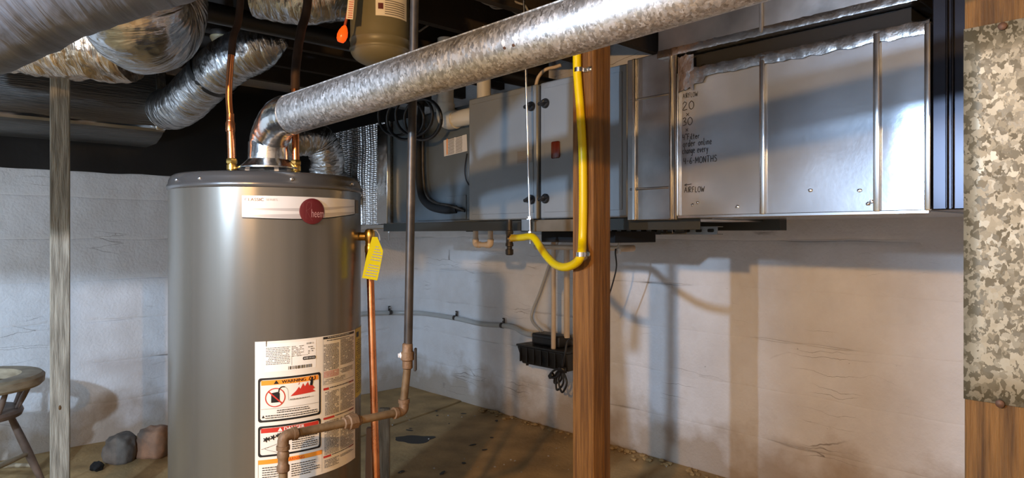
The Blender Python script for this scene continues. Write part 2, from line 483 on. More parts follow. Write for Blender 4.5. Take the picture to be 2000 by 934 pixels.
# ------------------------------------------------------------------ mesh builder
class MB:
    def __init__(self):
        self.bm = bmesh.new()
        self.uv = self.bm.loops.layers.uv.new('UVMap')

    def quadstrip(self, rings, closed=True, caps=True, uvs=None):
        bm = self.bm
        vs = [[bm.verts.new(p) for p in r] for r in rings]
        n = len(vs[0])
        for i in range(len(vs) - 1):
            for j in range(n if closed else n - 1):
                k = (j + 1) % n
                f = bm.faces.new((vs[i][j], vs[i][k], vs[i + 1][k], vs[i + 1][j]))
                f.smooth = True
                if uvs:
                    c = ((j / n, uvs[i]), ((j + 1) / n, uvs[i]), ((j + 1) / n, uvs[i + 1]), (j / n, uvs[i + 1]))
                    for l, q in zip(f.loops, c):
                        l[self.uv].uv = q
        if caps and closed:
            try:
                bm.faces.new(list(reversed(vs[0])))
                bm.faces.new(vs[-1])
            except ValueError:
                pass
        return vs

    def box(self, x0, x1, y0, y1, z0, z1, bev=0.0, seg=1):
        return self.obox(V((x0 + x1) / 2, (y0 + y1) / 2, (z0 + z1) / 2), V(1, 0, 0), V(0, 1, 0), V(0, 0, 1),
                         abs(x1 - x0) / 2, abs(y1 - y0) / 2, abs(z1 - z0) / 2, bev, seg)

    def obox(self, c, ax, ay, az, hx, hy, hz, bev=0.0, seg=1):
        bm = self.bm
        vs = []
        for sx in (-1, 1):
            for sy in (-1, 1):
                for sz in (-1, 1):
                    vs.append(bm.verts.new(c + ax * hx * sx + ay * hy * sy + az * hz * sz))
        fs = []
        for q in ((0, 1, 3, 2), (4, 6, 7, 5), (0, 4, 5, 1), (2, 3, 7, 6), (0, 2, 6, 4), (1, 5, 7, 3)):
            fs.append(bm.faces.new([vs[i] for i in q]))
        if bev:
            es = list({e for f in fs for e in f.edges})
            bmesh.ops.bevel(bm, geom=es, offset=bev, segments=seg, profile=0.5, affect='EDGES')
        return self

    def tube(self, pts, r, seg=16, caps=True, wob=None):
        pts = [Vector(p) for p in pts]
        n = len(pts)
        rs = r if isinstance(r, (list, tuple)) else [r] * n
        t0 = (pts[1] - pts[0]).normalized()
        up = V(0, 0, 1) if abs(t0.z) < 0.9 else V(1, 0, 0)
        a = t0.cross(up).normalized()
        rings, L, ln = [], [], 0
        for i in range(n):
            if i == 0:
                t = t0
            elif i == n - 1:
                t = (pts[i] - pts[i - 1]).normalized()
            else:
                t = ((pts[i + 1] - pts[i]).normalized() + (pts[i] - pts[i - 1]).normalized())
                t = t.normalized() if t.length > 1e-6 else (pts[i] - pts[i - 1]).normalized()
            a = (a - t * a.dot(t)).normalized()
            b = t.cross(a)
            if i:
                ln += (pts[i] - pts[i - 1]).length
            L.append(ln)
            ring = []
            for j in range(seg):
                th = 2 * math.pi * j / seg
                rr = rs[i]
                if wob:
                    rr *= wob(th, ln)
                ring.append(pts[i] + (a * math.cos(th) + b * math.sin(th)) * rr)
            rings.append(ring)
        self.quadstrip(rings, True, caps, L)
        return self

    def lathe(self, c, prof, seg=32, axis=V(0, 0, 1), caps=True):
        axis = axis.normalized()
        up = V(0, 0, 1) if abs(axis.z) < 0.9 else V(1, 0, 0)
        a = axis.cross(up).normalized()
        b = axis.cross(a)
        rings = [[c + axis * z + (a * math.cos(2 * math.pi * j / seg) + b * math.sin(2 * math.pi * j / seg)) * max(r, 1e-4)
                  for j in range(seg)] for r, z in prof]
        acc, L = 0, [0]
        for i in range(1, len(prof)):
            acc += math.hypot(prof[i][0] - prof[i - 1][0], prof[i][1] - prof[i - 1][1])
            L.append(acc)
        self.quadstrip(rings, True, caps, L)
        return self

    def poly(self, pts):
        try:
            self.bm.faces.new([self.bm.verts.new(p) for p in pts])
        except ValueError:
            pass
        return self

    def slab(self, pts, nrm, th):
        """flat outline pushed by th along nrm"""
        bm = self.bm
        a = [bm.verts.new(p) for p in pts]
        b = [bm.verts.new(p + nrm * th) for p in pts]
        bm.faces.new(list(reversed(a)))
        bm.faces.new(b)
        for i in range(len(pts)):
            j = (i + 1) % len(pts)
            bm.faces.new((a[i], a[j], b[j], b[i]))
        return self

    def ball(self, c, r, sub=3, scale=(1, 1, 1), wob=0.0, seed=0, ws=4.0):
        res = bmesh.ops.create_icosphere(self.bm, subdivisions=sub, radius=1)
        for v in res['verts']:
            p = v.co.copy()
            k = 1 + (noise.noise(p * ws * 0.5 + V(seed, seed * 1.7, 0)) * wob if wob else 0)
            v.co = c + V(p.x * scale[0], p.y * scale[1], p.z * scale[2]) * (r * k)
        return self


OBJS = {}


def build(name, mb, m, parent=None, loc=None, ang=40, bevel=0.0, bseg=2, recalc=True, sharp=True):
    me = bpy.data.meshes.new(name)
    if recalc:
        bmesh.ops.recalc_face_normals(mb.bm, faces=mb.bm.faces)
    root = parent
    off = V(0, 0, 0)
    if parent is not None:
        while root.parent is not None:
            root = root.parent
        off = Vector(root.location)
    elif loc is not None:
        off = Vector(loc)
    for v in mb.bm.verts:
        v.co -= off
    for f in mb.bm.faces:
        f.smooth = True
    mb.bm.to_mesh(me)
    mb.bm.free()
    if sharp:
        me.set_sharp_from_angle(angle=math.radians(ang))
    me.materials.append(m if not isinstance(m, str) else MT[m])
    o = bpy.data.objects.new(name, me)
    COL.objects.link(o)
    if parent is not None:
        o.parent = parent
    else:
        o.location = off
    if bevel:
        b = o.modifiers.new('bevel', 'BEVEL')
        b.width = bevel
        b.segments = bseg
        b.limit_method = 'ANGLE'
        b.angle_limit = math.radians(40)
        b.harden_normals = False
    return o


def thing(name, loc, label, cat, group=None):
    o = bpy.data.objects.new(name, None)
    o.empty_display_size = 0.05
    COL.objects.link(o)
    o.location = loc
    o['label'] = label
    o['category'] = cat
    if group:
        o['group'] = group
    return o


def tag(o, label, cat, group=None):
    o['label'] = label
    o['category'] = cat
    if group:
        o['group'] = group
    return o


def struct(o):
    o['kind'] = 'structure'
    return o


def catmull(pts, n=8):
    pts = [Vector(p) for p in pts]
    q = [pts[0] * 2 - pts[1]] + pts + [pts[-1] * 2 - pts[-2]]
    out = []
    for i in range(1, len(q) - 2):
        p0, p1, p2, p3 = q[i - 1], q[i], q[i + 1], q[i + 2]
        for k in range(n):
            t = k / n
            out.append(0.5 * ((2 * p1) + (p2 - p0) * t + (2 * p0 - 5 * p1 + 4 * p2 - p3) * t * t + (3 * p1 - p0 - 3 * p2 + p3) * t ** 3))
    out.append(pts[-1])
    return out


def arc_path(pts, rad, n=6):
    """polyline with rounded corners"""
    pts = [Vector(p) for p in pts]
    out = [pts[0]]
    for i in range(1, len(pts) - 1):
        a, b, c = pts[i - 1], pts[i], pts[i + 1]
        u, v = (a - b), (c - b)
        r = min(rad, u.length * 0.49, v.length * 0.49)
        s, e = b + u.normalized() * r, b + v.normalized() * r
        for k in range(n + 1):
            t = k / n
            out.append(s * (1 - t) ** 2 + b * 2 * t * (1 - t) + e * t * t)
    out.append(pts[-1])
    return out


_TXT = {}


def text_polys(body, size=1.0):
    """flat letter polygons (x, y) with cap height about 0.7*size"""
    if body not in _TXT:
        cu = bpy.data.curves.new('lettering', 'FONT')
        cu.body = body
        cu.resolution_u = 3
        o = bpy.data.objects.new('lettering', cu)
        COL.objects.link(o)
        dg = bpy.context.evaluated_depsgraph_get()
        me = o.evaluated_get(dg).to_mesh()
        _TXT[body] = ([tuple(v.co[:2]) for v in me.vertices], [tuple(p.vertices) for p in me.polygons])
        o.evaluated_get(dg).to_mesh_clear()
        bpy.data.objects.remove(o)
        bpy.data.curves.remove(cu)
    return _TXT[body]


def add_text(mb, body, fit, fn, bold=0.0):
    """fit = (x0, x1, y0, y1) box the lettering fills; fn maps (x, y) to the place"""
    vs, ps = text_polys(body)
    if not vs:
        return
    ax0, ax1 = min(v[0] for v in vs), max(v[0] for v in vs)
    ay0, ay1 = min(v[1] for v in vs), max(v[1] for v in vs)
    x0, x1, y0, y1 = fit
    new = [mb.bm.verts.new(fn(x0 + (v[0] - ax0) / (ax1 - ax0) * (x1 - x0), y0 + (v[1] - ay0) / (ay1 - ay0) * (y1 - y0))) for v in vs]
    for p in ps:
        try:
            mb.bm.faces.new([new[i] for i in p])
        except ValueError:
            pass


# ================================================================== SETTING
ROOM_X, ROOM_Y, ROOM_Z = 6.0, -5.5, 2.38
JOIST_Z = 2.17


def joint_z(k, s):
    return 0.235 * k + (0.012 * noise.noise(V(s * 1.3, k * 7.7, 2.0)) + 0.006 * noise.noise(V(s * 5.0, k * 3.3, 5.0)) if k else 0)


def course_mesh(k, length, place, seed):
    """one course of painted block: uneven face, joints opened here and there"""
    me = bpy.data.meshes.new('block_course')
    nx = int(length / 0.03)
    rows = [0, 0.012, 0.03, 0.12, 0.3, 0.5, 0.7, 0.88, 0.97, 0.988, 1.0]
    verts, crack = [], []
    for i in range(nx + 1):
        s = length * i / nx
        z0, z1 = joint_z(k, s + seed), joint_z(k + 1, s + seed)
        for t in rows:
            z = z0 + (z1 - z0) * t
            out = 0.010 * noise.noise(V(s * 2.0 + seed, z * 3.0, seed)) + 0.004 * noise.noise(V(s * 8 + seed, z * 9, seed))
            kk = k if t < 0.5 else k + 1
            g = noise.noise(V((s + seed) * 1.7, kk * 5.1, seed)) + 0.5 * noise.noise(V((s + seed) * 6, kk * 9.1, seed))
            g = max(0.0, min(1.0, g * 2.6 - 0.25)) if kk > 0 else 0
            edge = min(t, 1 - t)
            op = g if edge < 0.001 else (g * 0.35 if edge < 0.02 and g > 0.5 else 0)
            rec = 0.0
            if edge < 0.001:
                rec = 0.002 + 0.012 * g
            elif edge < 0.02:
                rec = 0.001 + 0.003 * g
            verts.append(place(s, z, 0.02 + out - rec))
            crack.append(min(1, op))
    n = len(rows)
    faces = [(i * n + j, (i + 1) * n + j, (i + 1) * n + j + 1, i * n + j + 1) for i in range(nx) for j in range(n - 1)]
    me.from_pydata(verts, [], faces)
    at = me.attributes.new('crack', 'FLOAT', 'POINT')
    at.data.foreach_set('value', crack)
    for p in me.polygons:
        p.use_smooth = True
    me.materials.append(MT['wall'])
    return me


def block_wall(name, back, place, length, seed):
    wl = struct(build(name, back, MT['wall'], loc=(0, 0, 0)))
    for k in range(9):
        o = bpy.data.objects.new('block_course', course_mesh(k, length, place, seed))
        COL.objects.link(o)
        o.parent = wl
    return wl


mb = MB(); mb.box(-0.2, ROOM_X, 0.0, 0.2, 0, ROOM_Z)
block_wall('wall_right', mb, lambda s, z, o: (s, -o + 0.015, z), 5.2, 3.0)
mb = MB(); mb.box(-0.2, 0.0, ROOM_Y, 0.0, 0, ROOM_Z)
block_wall('wall_left', mb, lambda s, z, o: (o - 0.015, -s, z), 4.8, 41.0)
mb = MB(); mb.box(-0.2, ROOM_X, ROOM_Y - 0.2, ROOM_Y, 0, ROOM_Z)
struct(build('wall_back', mb, MT['wall'], loc=(0, 0, 0)))
mb = MB(); mb.box(ROOM_X, ROOM_X + 0.2, ROOM_Y - 0.2, 0.2, 0, ROOM_Z)
struct(build('wall_front', mb, MT['bare_wall'], loc=(0, 0, 0)))

# floor: two concrete pours with an open joint between them
fl = MB(); fl.box(-0.2, ROOM_X, ROOM_Y, 0.2, -0.16, -0.03)
floor = struct(build('floor', fl, MT['dark_spot'], loc=(0, 0, 0)))


def floor_slab(x0f, x1f, seed, lift):
    m = MB()
    ny = 46
    nx = 40
    vs = []
    for j in range(ny + 1):
        y = 0.02 + (ROOM_Y - 0.02) * (j / ny) ** 1.5
        row = []
        for i in range(nx + 1):
            x = x0f(y) + (x1f(y) - x0f(y)) * i / nx
            z = lift + 0.006 * noise.noise(V(x * 2, y * 2, seed)) + 0.002 * noise.noise(V(x * 9, y * 9, seed))
            row.append(m.bm.verts.new((x, y, z)))
        vs.append(row)
    for j in range(ny):
        for i in range(nx):
            m.bm.faces.new((vs[j][i], vs[j][i + 1], vs[j + 1][i + 1], vs[j + 1][i]))
    # skirt at the joint edges
    for i0 in (0, nx):
        for j in range(ny):
            a, b = vs[j][i0], vs[j + 1][i0]
            c = m.bm.verts.new(b.co - V(0, 0, 0.04)); d = m.bm.verts.new(a.co - V(0, 0, 0.04))
            m.bm.faces.new((a, b, c, d))
    return build('concrete_slab', m, MT['concrete'], floor, ang=50)


def joint_x(y):
    return 0.655 + (-y) * 0.27 + 0.012 * noise.noise(V(y * 3, 1, 1))


floor_slab(lambda y: 0.0, lambda y: joint_x(y) - 0.006, 1, 0.006)
floor_slab(lambda y: joint_x(y) + 0.006, lambda y: ROOM_X, 2, 0.0)


def blotch(c, rx, ry, rot, name, m, parent, seed, th=0.001, zoff=0.003):
    b = MB()
    pts = []
    for i in range(28):
        a = 2 * math.pi * i / 28
        k = 1 + 0.45 * noise.noise(V(math.cos(a) * 1.6 + seed, math.sin(a) * 1.6, seed))
        x, y = rx * k * math.cos(a), ry * k * math.sin(a)
        pts.append(c + V(x * math.cos(rot) - y * math.sin(rot), x * math.sin(rot) + y * math.cos(rot), zoff))
    b.slab(pts, V(0, 0, 1), th)
    return build(name, b, m, parent)


p = PF(810, 859)
blotch(p, 0.12, 0.075, math.atan2(RGT.y, RGT.x), 'stain', MT['dark_spot'], floor, 3.0)
for i in range(15):
    px, py = random.uniform(770, 1110), random.uniform(800, 925)
    p = PF(px, py)
    if p.y > -0.1:
        continue
    blotch(p, random.uniform(0.006, 0.028), random.uniform(0.004, 0.012), random.uniform(0, 3), 'stain', MT['dark_spot'], floor, i * 1.3)
b = MB()
for i in range(60):
    px, py = random.uniform(760, 1330), random.uniform(790, 930)
    p = PF(px, py)
    if p.y > -0.05:
        continue
    r = random.uniform(0.002, 0.007)
    b.ball(p + V(0, 0, r * 0.7 + 0.002), r, 1, (1, 1, 0.7), 0.4, i)
o = build('debris', b, MT['debris'], floor)
o['kind'] = 'stuff'
# rubble and dirt gathered along the foot of the right wall
b = MB()
for i in range(150):
    x = random.uniform(0.9, 3.6)
    r = random.uniform(0.004, 0.016)
    b.ball(V(x, -0.03 - abs(random.gauss(0, 0.035)), r * 0.5), r, 1, (1.3, 1, 0.7), 0.5, i)
o = build('wall_foot_rubble', b, MT['concrete'], floor)
o['kind'] = 'stuff'

# ceiling with joists
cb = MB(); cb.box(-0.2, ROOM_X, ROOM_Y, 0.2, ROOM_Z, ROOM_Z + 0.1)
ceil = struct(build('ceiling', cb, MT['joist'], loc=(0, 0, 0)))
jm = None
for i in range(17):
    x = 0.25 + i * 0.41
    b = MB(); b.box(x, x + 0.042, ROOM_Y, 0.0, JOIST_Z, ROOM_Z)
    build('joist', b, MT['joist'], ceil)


# ================================================================== LAMPS (both hang outside the frame)
def pendant_lamp(pos, power, color, label, radius, aim=None):
    t = thing('pendant_lamp', V(pos.x, pos.y, pos.z + 0.05), label, 'lamp')
    b = MB(); b.lathe(V(pos.x, pos.y, pos.z + 0.045), [(0.006, 0.075), (0.022, 0.07), (0.024, 0.03), (0.02, 0.0)], 20)
    build('socket', b, MT['black'], t)
    b = MB(); b.tube([V(pos.x, pos.y, pos.z + 0.11), V(pos.x, pos.y, JOIST_Z + 0.001 if JOIST_Z > pos.z + .12 else pos.z + .2)], 0.004, 8)
    build('cord', b, MT['black'], t)
    if aim is not None:          # added bowl blocking light toward the left wall, bulb just inside its rim
        aim = aim.normalized()
        b = MB()
        b.lathe(pos, [(0.088, 0.020), (0.090, 0.021), (0.086, -0.01), (0.074, -0.045), (0.052, -0.075), (0.024, -0.09), (0.023, -0.087), (0.05, -0.072), (0.072, -0.044), (0.084, -0.01), (0.088, 0.020)], 40, aim, caps=False)
        build('added_shade_bowl', b, MT['galv_dull'], t)
    l = bpy.data.lights.new('lamp_light', 'POINT')
    l.energy = power
    l.color = color
    l.shadow_soft_size = radius
    lo = bpy.data.objects.new('lamp_light', l)
    COL.objects.link(lo)
    lo.parent = t
    lo.location = (0, 0, -0.05)
    return t


pendant_lamp(WARM_POS, WARM_POWER, WARM_COLOR, 'warm bulb hanging behind the camera in an added bowl that shades the left wall', 0.035, FWD * math.cos(math.radians(64)) + RGT * math.sin(math.radians(64)) + V(0, 0, -0.12))
pendant_lamp(COOL_POS, COOL_POWER, COOL_COLOR, 'bare cool white bulb on a black cord left of the camera', 0.035)

# added fill light, unseen left of the frame, to brighten the left wall
WL = V(1.55, -4.25, 0.78)
wl_aim = V(-0.95, 0.32, 0.04).normalized()
wl_s = wl_aim.cross(V(0, 0, 1)).normalized()
wl_u = wl_s.cross(wl_aim).normalized()
wk = thing('added_fill_light', WL, 'added cool white fill light on a low stand left of the view', 'lamp')
b = MB(); b.obox(WL - wl_aim * 0.03, wl_s, wl_aim, wl_u, 0.17, 0.025, 0.12, 0.01)
build('housing', b, MT['iron_dark'], wk)
b = MB(); b.tube([V(WL.x, WL.y, 0.03) - wl_aim * 0.03, WL - wl_aim * 0.03 - V(0, 0, 0.12)], 0.014, 14)
build('stand', b, MT['iron_dark'], wk)
b = MB(); b.lathe(V(WL.x, WL.y, 0.008) - wl_aim * V(0.03, 0.03, 0).length * V(1, 0, 0), [(0.16, 0.0), (0.16, 0.012), (0.03, 0.024)], 28)
build('foot', b, MT['iron_dark'], wk)
l = bpy.data.lights.new('fill_light', 'AREA')
l.shape = 'RECTANGLE'
l.size, l.size_y = 0.32, 0.22
l.energy, l.color = FILL_POWER, FILL_COLOR
lo = bpy.data.objects.new('fill_light', l)
COL.objects.link(lo)
lo.parent = wk
lo.rotation_euler = wl_aim.to_track_quat('-Z', 'Y').to_euler()

# ================================================================== WATER HEATER
HD = 2.12
HAX = math.radians(-19.8)
HC = CAM + FWD * (HD * math.cos(HAX)) + RGT * (HD * math.sin(HAX))
HC.z = 0
HR = 0.2655
HN = Vector((CAM.x - HC.x, CAM.y - HC.y, 0)).normalized()
HT = Vector((-HN.y, HN.x, 0))


def HP(s, z, e=0.0):
    a = s / HR
    return V(HC.x, HC.y, z) + (HN * math.cos(a) + HT * math.sin(a)) * (HR + e)


def hs(px, py):
    """pixel -> (s, z) on the heater's skin"""
    ang = math.atan2(px - 1000, FPX) - HAX
    lo, hi = -1.4, 1.4
    for _ in range(50):
        m = (lo + hi) / 2
        if math.atan2(HR * math.sin(m), HD - HR * math.cos(m)) < ang:
            lo = m
        else:
            hi = m
    s = lo * HR
    q = HP(s, 0) - CAM
    d = q.dot(FWD)
    return s, CAM.z + (HY - py) / FPX * d


wh = thing('water_heater', HC, 'tall grey gas water heater with warning labels on its front', 'water heater')
b = MB()
b.lathe(HC, [(0.255, 0.02), (HR, 0.03), (HR, 1.300), (HR + 0.0005, 1.328)], 96, caps=False)
build('body', b, MT['heater'], wh)
b = MB()
b.lathe(HC, [(HR + 0.0005, 1.322), (HR + 0.004, 1.325), (HR + 0.005, 1.331), (HR + 0.003, 1.337), (HR + 0.0005, 1.340), (HR - 0.001, 1.350),
             (HR - 0.006, 1.360), (HR - 0.014, 1.3655), (0.10, 1.372), (0.0, 1.372)], 96)
build('lid', b, MT['heater_lid'], wh, ang=50)
for px in (390, 570, 688, 345):
    s, z = hs(px, 350)
    b = MB()
    b.lathe(HP(s, 1.345, 0.0), [(0.0045, -0.001), (0.0045, 0.002), (0.003, 0.0035), (0.0, 0.004)], 12, (HP(s, 0, 1) - HP(s, 0, 0)))
    build('screw', b, MT['screw'], wh)
b = MB(); b.lathe(HC, [(0.265, 0.0), (0.268, 0.005), (0.268, 0.03), (0.262, 0.034)], 64)
build('base_ring', b, MT['black'], wh)


def srect(mb, s0, s1, z0, z1, e, th=0.0):
    n = max(1, int(abs(s1 - s0) / 0.012))
    a = [[HP(s0 + (s1 - s0) * i / n, z, e) for i in range(n + 1)] for z in (z0, z1)]
    if th:
        a = [[HP(s0 + (s1 - s0) * i / n, z0, e - th) for i in range(n + 1)]] + a + [[HP(s0 + (s1 - s0) * i / n, z1, e - th) for i in range(n + 1)]]
    mb.quadstrip(a, False, False)


def spoly(mb, pts, e):
    """flat outline laid on the curved skin (cut fine enough to follow it)"""
    t = bmesh.new()
    f = t.faces.new([t.verts.new((p[0], p[1], 0)) for p in pts])
    bmesh.ops.triangulate(t, faces=[f])
    for _ in range(4):
        es = [x for x in t.edges if abs(x.verts[0].co.x - x.verts[1].co.x) > 0.008]
        if not es:
            break
        bmesh.ops.subdivide_edges(t, edges=es, cuts=1)
        bmesh.ops.triangulate(t, faces=[x for x in t.faces if len(x.verts) > 3])
    mp_ = {v: mb.bm.verts.new(HP(v.co.x, v.co.y, e)) for v in t.verts}
    for x in t.faces:
        mb.bm.faces.new([mp_[v] for v in x.verts])
    t.free()


def rrect_pts(s0, s1, z0, z1, r, n=5):
    out = []
    for cx, cz, a0 in ((s1 - r, z1 - r, 0), (s0 + r, z1 - r, 90), (s0 + r, z0 + r, 180), (s1 - r, z0 + r, 270)):
        for k in range(n + 1):
            a = math.radians(a0 + 90 * k / n)
            out.append((cx + r * math.cos(a), cz + r * math.sin(a)))
    return out


def rframe(mb, s0, s1, z0, z1, r, wd, e):
    """rounded frame following the skin"""
    def dens(pts):
        out = []
        for i in range(len(pts)):
            a, c = pts[i], pts[(i + 1) % len(pts)]
            k = max(1, int(math.hypot(a[0] - c[0], a[1] - c[1]) / 0.012))
            for q in range(k):
                out.append((a[0] + (c[0] - a[0]) * q / k, a[1] + (c[1] - a[1]) * q / k))
        return out
    o = dens(rrect_pts(s0, s1, z0, z1, r))
    cs, cz = (s0 + s1) / 2, (z0 + z1) / 2
    kx = ((s1 - s0) / 2 - wd) / ((s1 - s0) / 2)
    kz = ((z1 - z0) / 2 - wd) / ((z1 - z0) / 2)
    inn = [(cs + (s - cs) * kx, cz + (z - cz) * kz) for s, z in o]
    mb.quadstrip([[HP(s, z, e) for s, z in o], [HP(s, z, e) for s, z in inn]], True, False)


def microtext(mb, s0, s1, z0, z1, pitch, e, dens=0.9, hgt=0.45, ragged=0.25):
    z = z1 - pitch
    while z > z0:
        s = s0
        end = s1 - random.random() * ragged * (s1 - s0) if random.random() < 0.35 else s1
        while s < end:
            wl = random.uniform(0.002, 0.0075)
            if random.random() < dens:
                srect(mb, s, min(s + wl, end), z, z + pitch * hgt, e)
            s += wl + 0.0013
        z -= pitch


# --- name plate with the bowed lower edge
plate = MB()
sL, zT = hs(473, 382)
sR, _ = hs(692, 380)
zB = hs(473, 424)[1]
n = 40
top = [HP(sL + (sR - sL) * i / n, zT, 0.0012) for i in range(n + 1)]
bowf = lambda u: zB + 0.012 * max(0, u - 0.30) ** 2 * 2.6 - 0.0035 * math.sin(math.pi * min(1, u * 1.25))
bot = [HP(sL + (sR - sL) * i / n, bowf(i / n), 0.0012) for i in range(n + 1)]
plate.quadstrip([top, bot], False, False)
np_ = build('name_plate', plate, MT['silver_label'], wh)
b = MB()
b.quadstrip([[HP(sL + (sR - sL) * i / n, bowf(i / n), 0.0018) for i in range(n + 1)],
             [HP(sL + (sR - sL) * i / n, bowf(i / n) - 0.0028, 0.0018) for i in range(n + 1)]], False, False)
build('plate_edge', b, MT['ink'], np_)
b = MB()
for k, (h0, h1) in enumerate(((0.0015, 0.013), (0.016, 0.024))):
    lo = [HP(sL + 0.005 + (sR - sL - 0.01) * i / n, bowf(i / n) + h0 + (k * 0.004), 0.0016) for i in range(n + 1)]
    hi = [HP(sL + 0.005 + (sR - sL - 0.01) * i / n, bowf(i / n) + h0 + (h1 - h0) * (0.3 + 0.7 * math.sin(math.pi * i / n)) + k * 0.004, 0.0016) for i in range(n + 1)]
    b.quadstrip([hi, lo], False, False)
build('plate_band', b, MT['silver_grey'], np_)
b = MB()
s0, z0 = hs(478, 392.5); s1, _ = hs(515, 392.5)
add_text(b, 'CLASSIC', (s0, s1, z0, z0 + 0.0075), lambda x, y: HP(x, y, 0.0021))
build('plate_lettering', b, MT['maroon'], np_)
b = MB()
s0, z0 = hs(519, 392.0); s1, _ = hs(542, 392.5)
add_text(b, 'SERIES', (s0, s1, z0, z0 + 0.0055), lambda x, y: HP(x, y, 0.0021))
build('plate_lettering', b, MT['silver_grey'], np_)
b = MB()
sc0, zc0 = hs(609, 413)
ER = 0.0345
pts = [(sc0 + ER * 1.02 * math.cos(2 * math.pi * i / 48), zc0 + ER * math.sin(2 * math.pi * i / 48)) for i in range(48)]
ring = [[HP(s, z, 0.0008) for s, z in pts], [HP(s, z, 0.0038) for s, z in pts],
        [HP(sc0 + (s - sc0) * 0.95, zc0 + (z - zc0) * 0.95, 0.0045) for s, z in pts],
        [HP(sc0 + (s - sc0) * 0.5, zc0 + (z - zc0) * 0.5, 0.0045) for s, z in pts],
        [HP(sc0 + (s - sc0) * 0.01, zc0 + (z - zc0) * 0.01, 0.0045) for s, z in pts]]
b.quadstrip(ring, True, False)
em = build('emblem', b, MT['maroon'], np_)
# script lettering: swash R drawn as a ribbon, then the rest of the word
def ribbon(mb, pts, wd, fn):
    """flat ribbon in 2-D: pts (x, y), fn maps to place"""
    P2 = [Vector((x, y)) for x, y in pts]
    L_, R_ = [], []
    for i, q in enumerate(P2):
        t = (P2[min(i + 1, len(P2) - 1)] - P2[max(i - 1, 0)])
        t = t.normalized() if t.length > 1e-9 else Vector((1, 0))
        nn = Vector((-t.y, t.x)) * wd / 2
        L_.append(fn(*(q + nn))); R_.append(fn(*(q - nn)))
    mb.quadstrip([L_, R_], False, False)


def cat2(pts, n=6):
    return [(v.x, v.y) for v in catmull([V(x, y, 0) for x, y in pts], n)]


eb = MB()
ef = lambda x, y: HP(sc0 + x * ER, zc0 + y * ER, 0.0052)
ribbon(eb, cat2([(-0.55, -0.55), (-0.52, 0.0), (-0.50, 0.35), (-0.42, 0.62), (-0.22, 0.72), (-0.12, 0.5), (-0.25, 0.2), (-0.5, 0.05)]), 0.0046, ef)
ribbon(eb, cat2([(-0.78, 0.3), (-0.72, 0.62), (-0.45, 0.78)]), 0.004, ef)
ribbon(eb, cat2([(-0.5, 0.05), (-0.3, -0.3), (-0.1, -0.62), (0.0, -0.72)]), 0.0046, ef)
ribbon(eb, [(-0.08, 0.85), (-0.1, 0.3), (-0.1, -0.45)], 0.0042, ef)
add_text(eb, 'heem', (sc0 - 0.10 * ER, sc0 + 0.93 * ER, zc0 - 0.46 * ER, zc0 + 0.16 * ER), lambda x, y: HP(x, y, 0.0052))
build('emblem_lettering', eb, MT['ink_pink'] if False else mat('faded_pink', (0.46, 0.24, 0.23), 0.5), np_)

# --- the big instruction label
sL, zT = hs(498, 668)
sR, _ = hs(693, 650)
zB = 0.553
E0 = 0.0008
lb = MB(); srect(lb, sL, sR, zB, zT, E0, 0.0008)
lab = build('instruction_label', lb, MT['paper'], wh)
L1, L2, L3 = E0 + 0.0005, E0 + 0.0009, E0 + 0.0013
ink, grey, red, pink, org = MB(), MB(), MB(), MB(), MB()
frame1, frame2, head1, head2, head3, flame, ban, can_, figure, icons, cert, bars, hlet, hlet3 = [MB() for _ in range(14)]
# data sticker
s0, z1 = hs(517, 672); s1, _ = hs(617, 664); z0 = hs(517, 727.5)[1]
b = MB(); srect(b, s0, s1, z0, z1, L1 - 0.0002)
build('data_sticker', b, MT['paper_white'], lab)
srect(ink, *[hs(519.5, 668)[0], hs(520.7, 668)[0]], hs(520, 677)[1], hs(519, 666)[1], L2)
microtext(grey, s0 + 0.003, s0 + 0.062, z1 - 0.078 + 0.02, z1 - 0.008, 0.0042, L2, 0.9, 0.4, 0.4)
microtext(grey, s0 + 0.066, s0 + 0.098, z1 - 0.040, z1 - 0.008, 0.0042, L2, 0.9, 0.4, 0.4)
microtext(grey, s0 + 0.110, s1 - 0.006, z1 - 0.035, z1 - 0.012, 0.0055, L2, 0.5, 0.4, 0.4)
srect(grey, s0 + 0.066, s0 + 0.0666, z0 + 0.014, z1 - 0.036, L2)
srect(grey, s0 + 0.066, s0 + 0.11, z1 - 0.0366, z1 - 0.036, L2)
sb, zb0 = hs(563, 722); sb1, _ = hs(608, 717)
s = sb
while s < sb1:
    wl = random.choice((0.0008, 0.0012, 0.002))
    srect(bars, s, s + wl, zb0, zb0 + 0.0085, L2)
    s += wl + random.choice((0.0008, 0.0012, 0.0022))
s = s0 + 0.106
while s < s1 - 0.006:
    srect(ink, s, s + 0.0008, z1 - 0.009, z1 - 0.0045, L2)
    s += random.choice((0.0016, 0.0024, 0.0032))
sa, za = hs(591, 703.5); sa1, _ = hs(616, 700)
spoly(cert, rrect_pts(sa, sa1, za, za + 0.0085, 0.003), L2)
wtx = MB()
add_text(wtx, 'AHRI', (sa + 0.002, sa + 0.014, za + 0.002, za + 0.0068), lambda x, y: HP(x, y, L3))
add_text(wtx, 'CERTIFIED', (sa + 0.0155, sa1 - 0.002, za + 0.0025, za + 0.0058), lambda x, y: HP(x, y, L3))

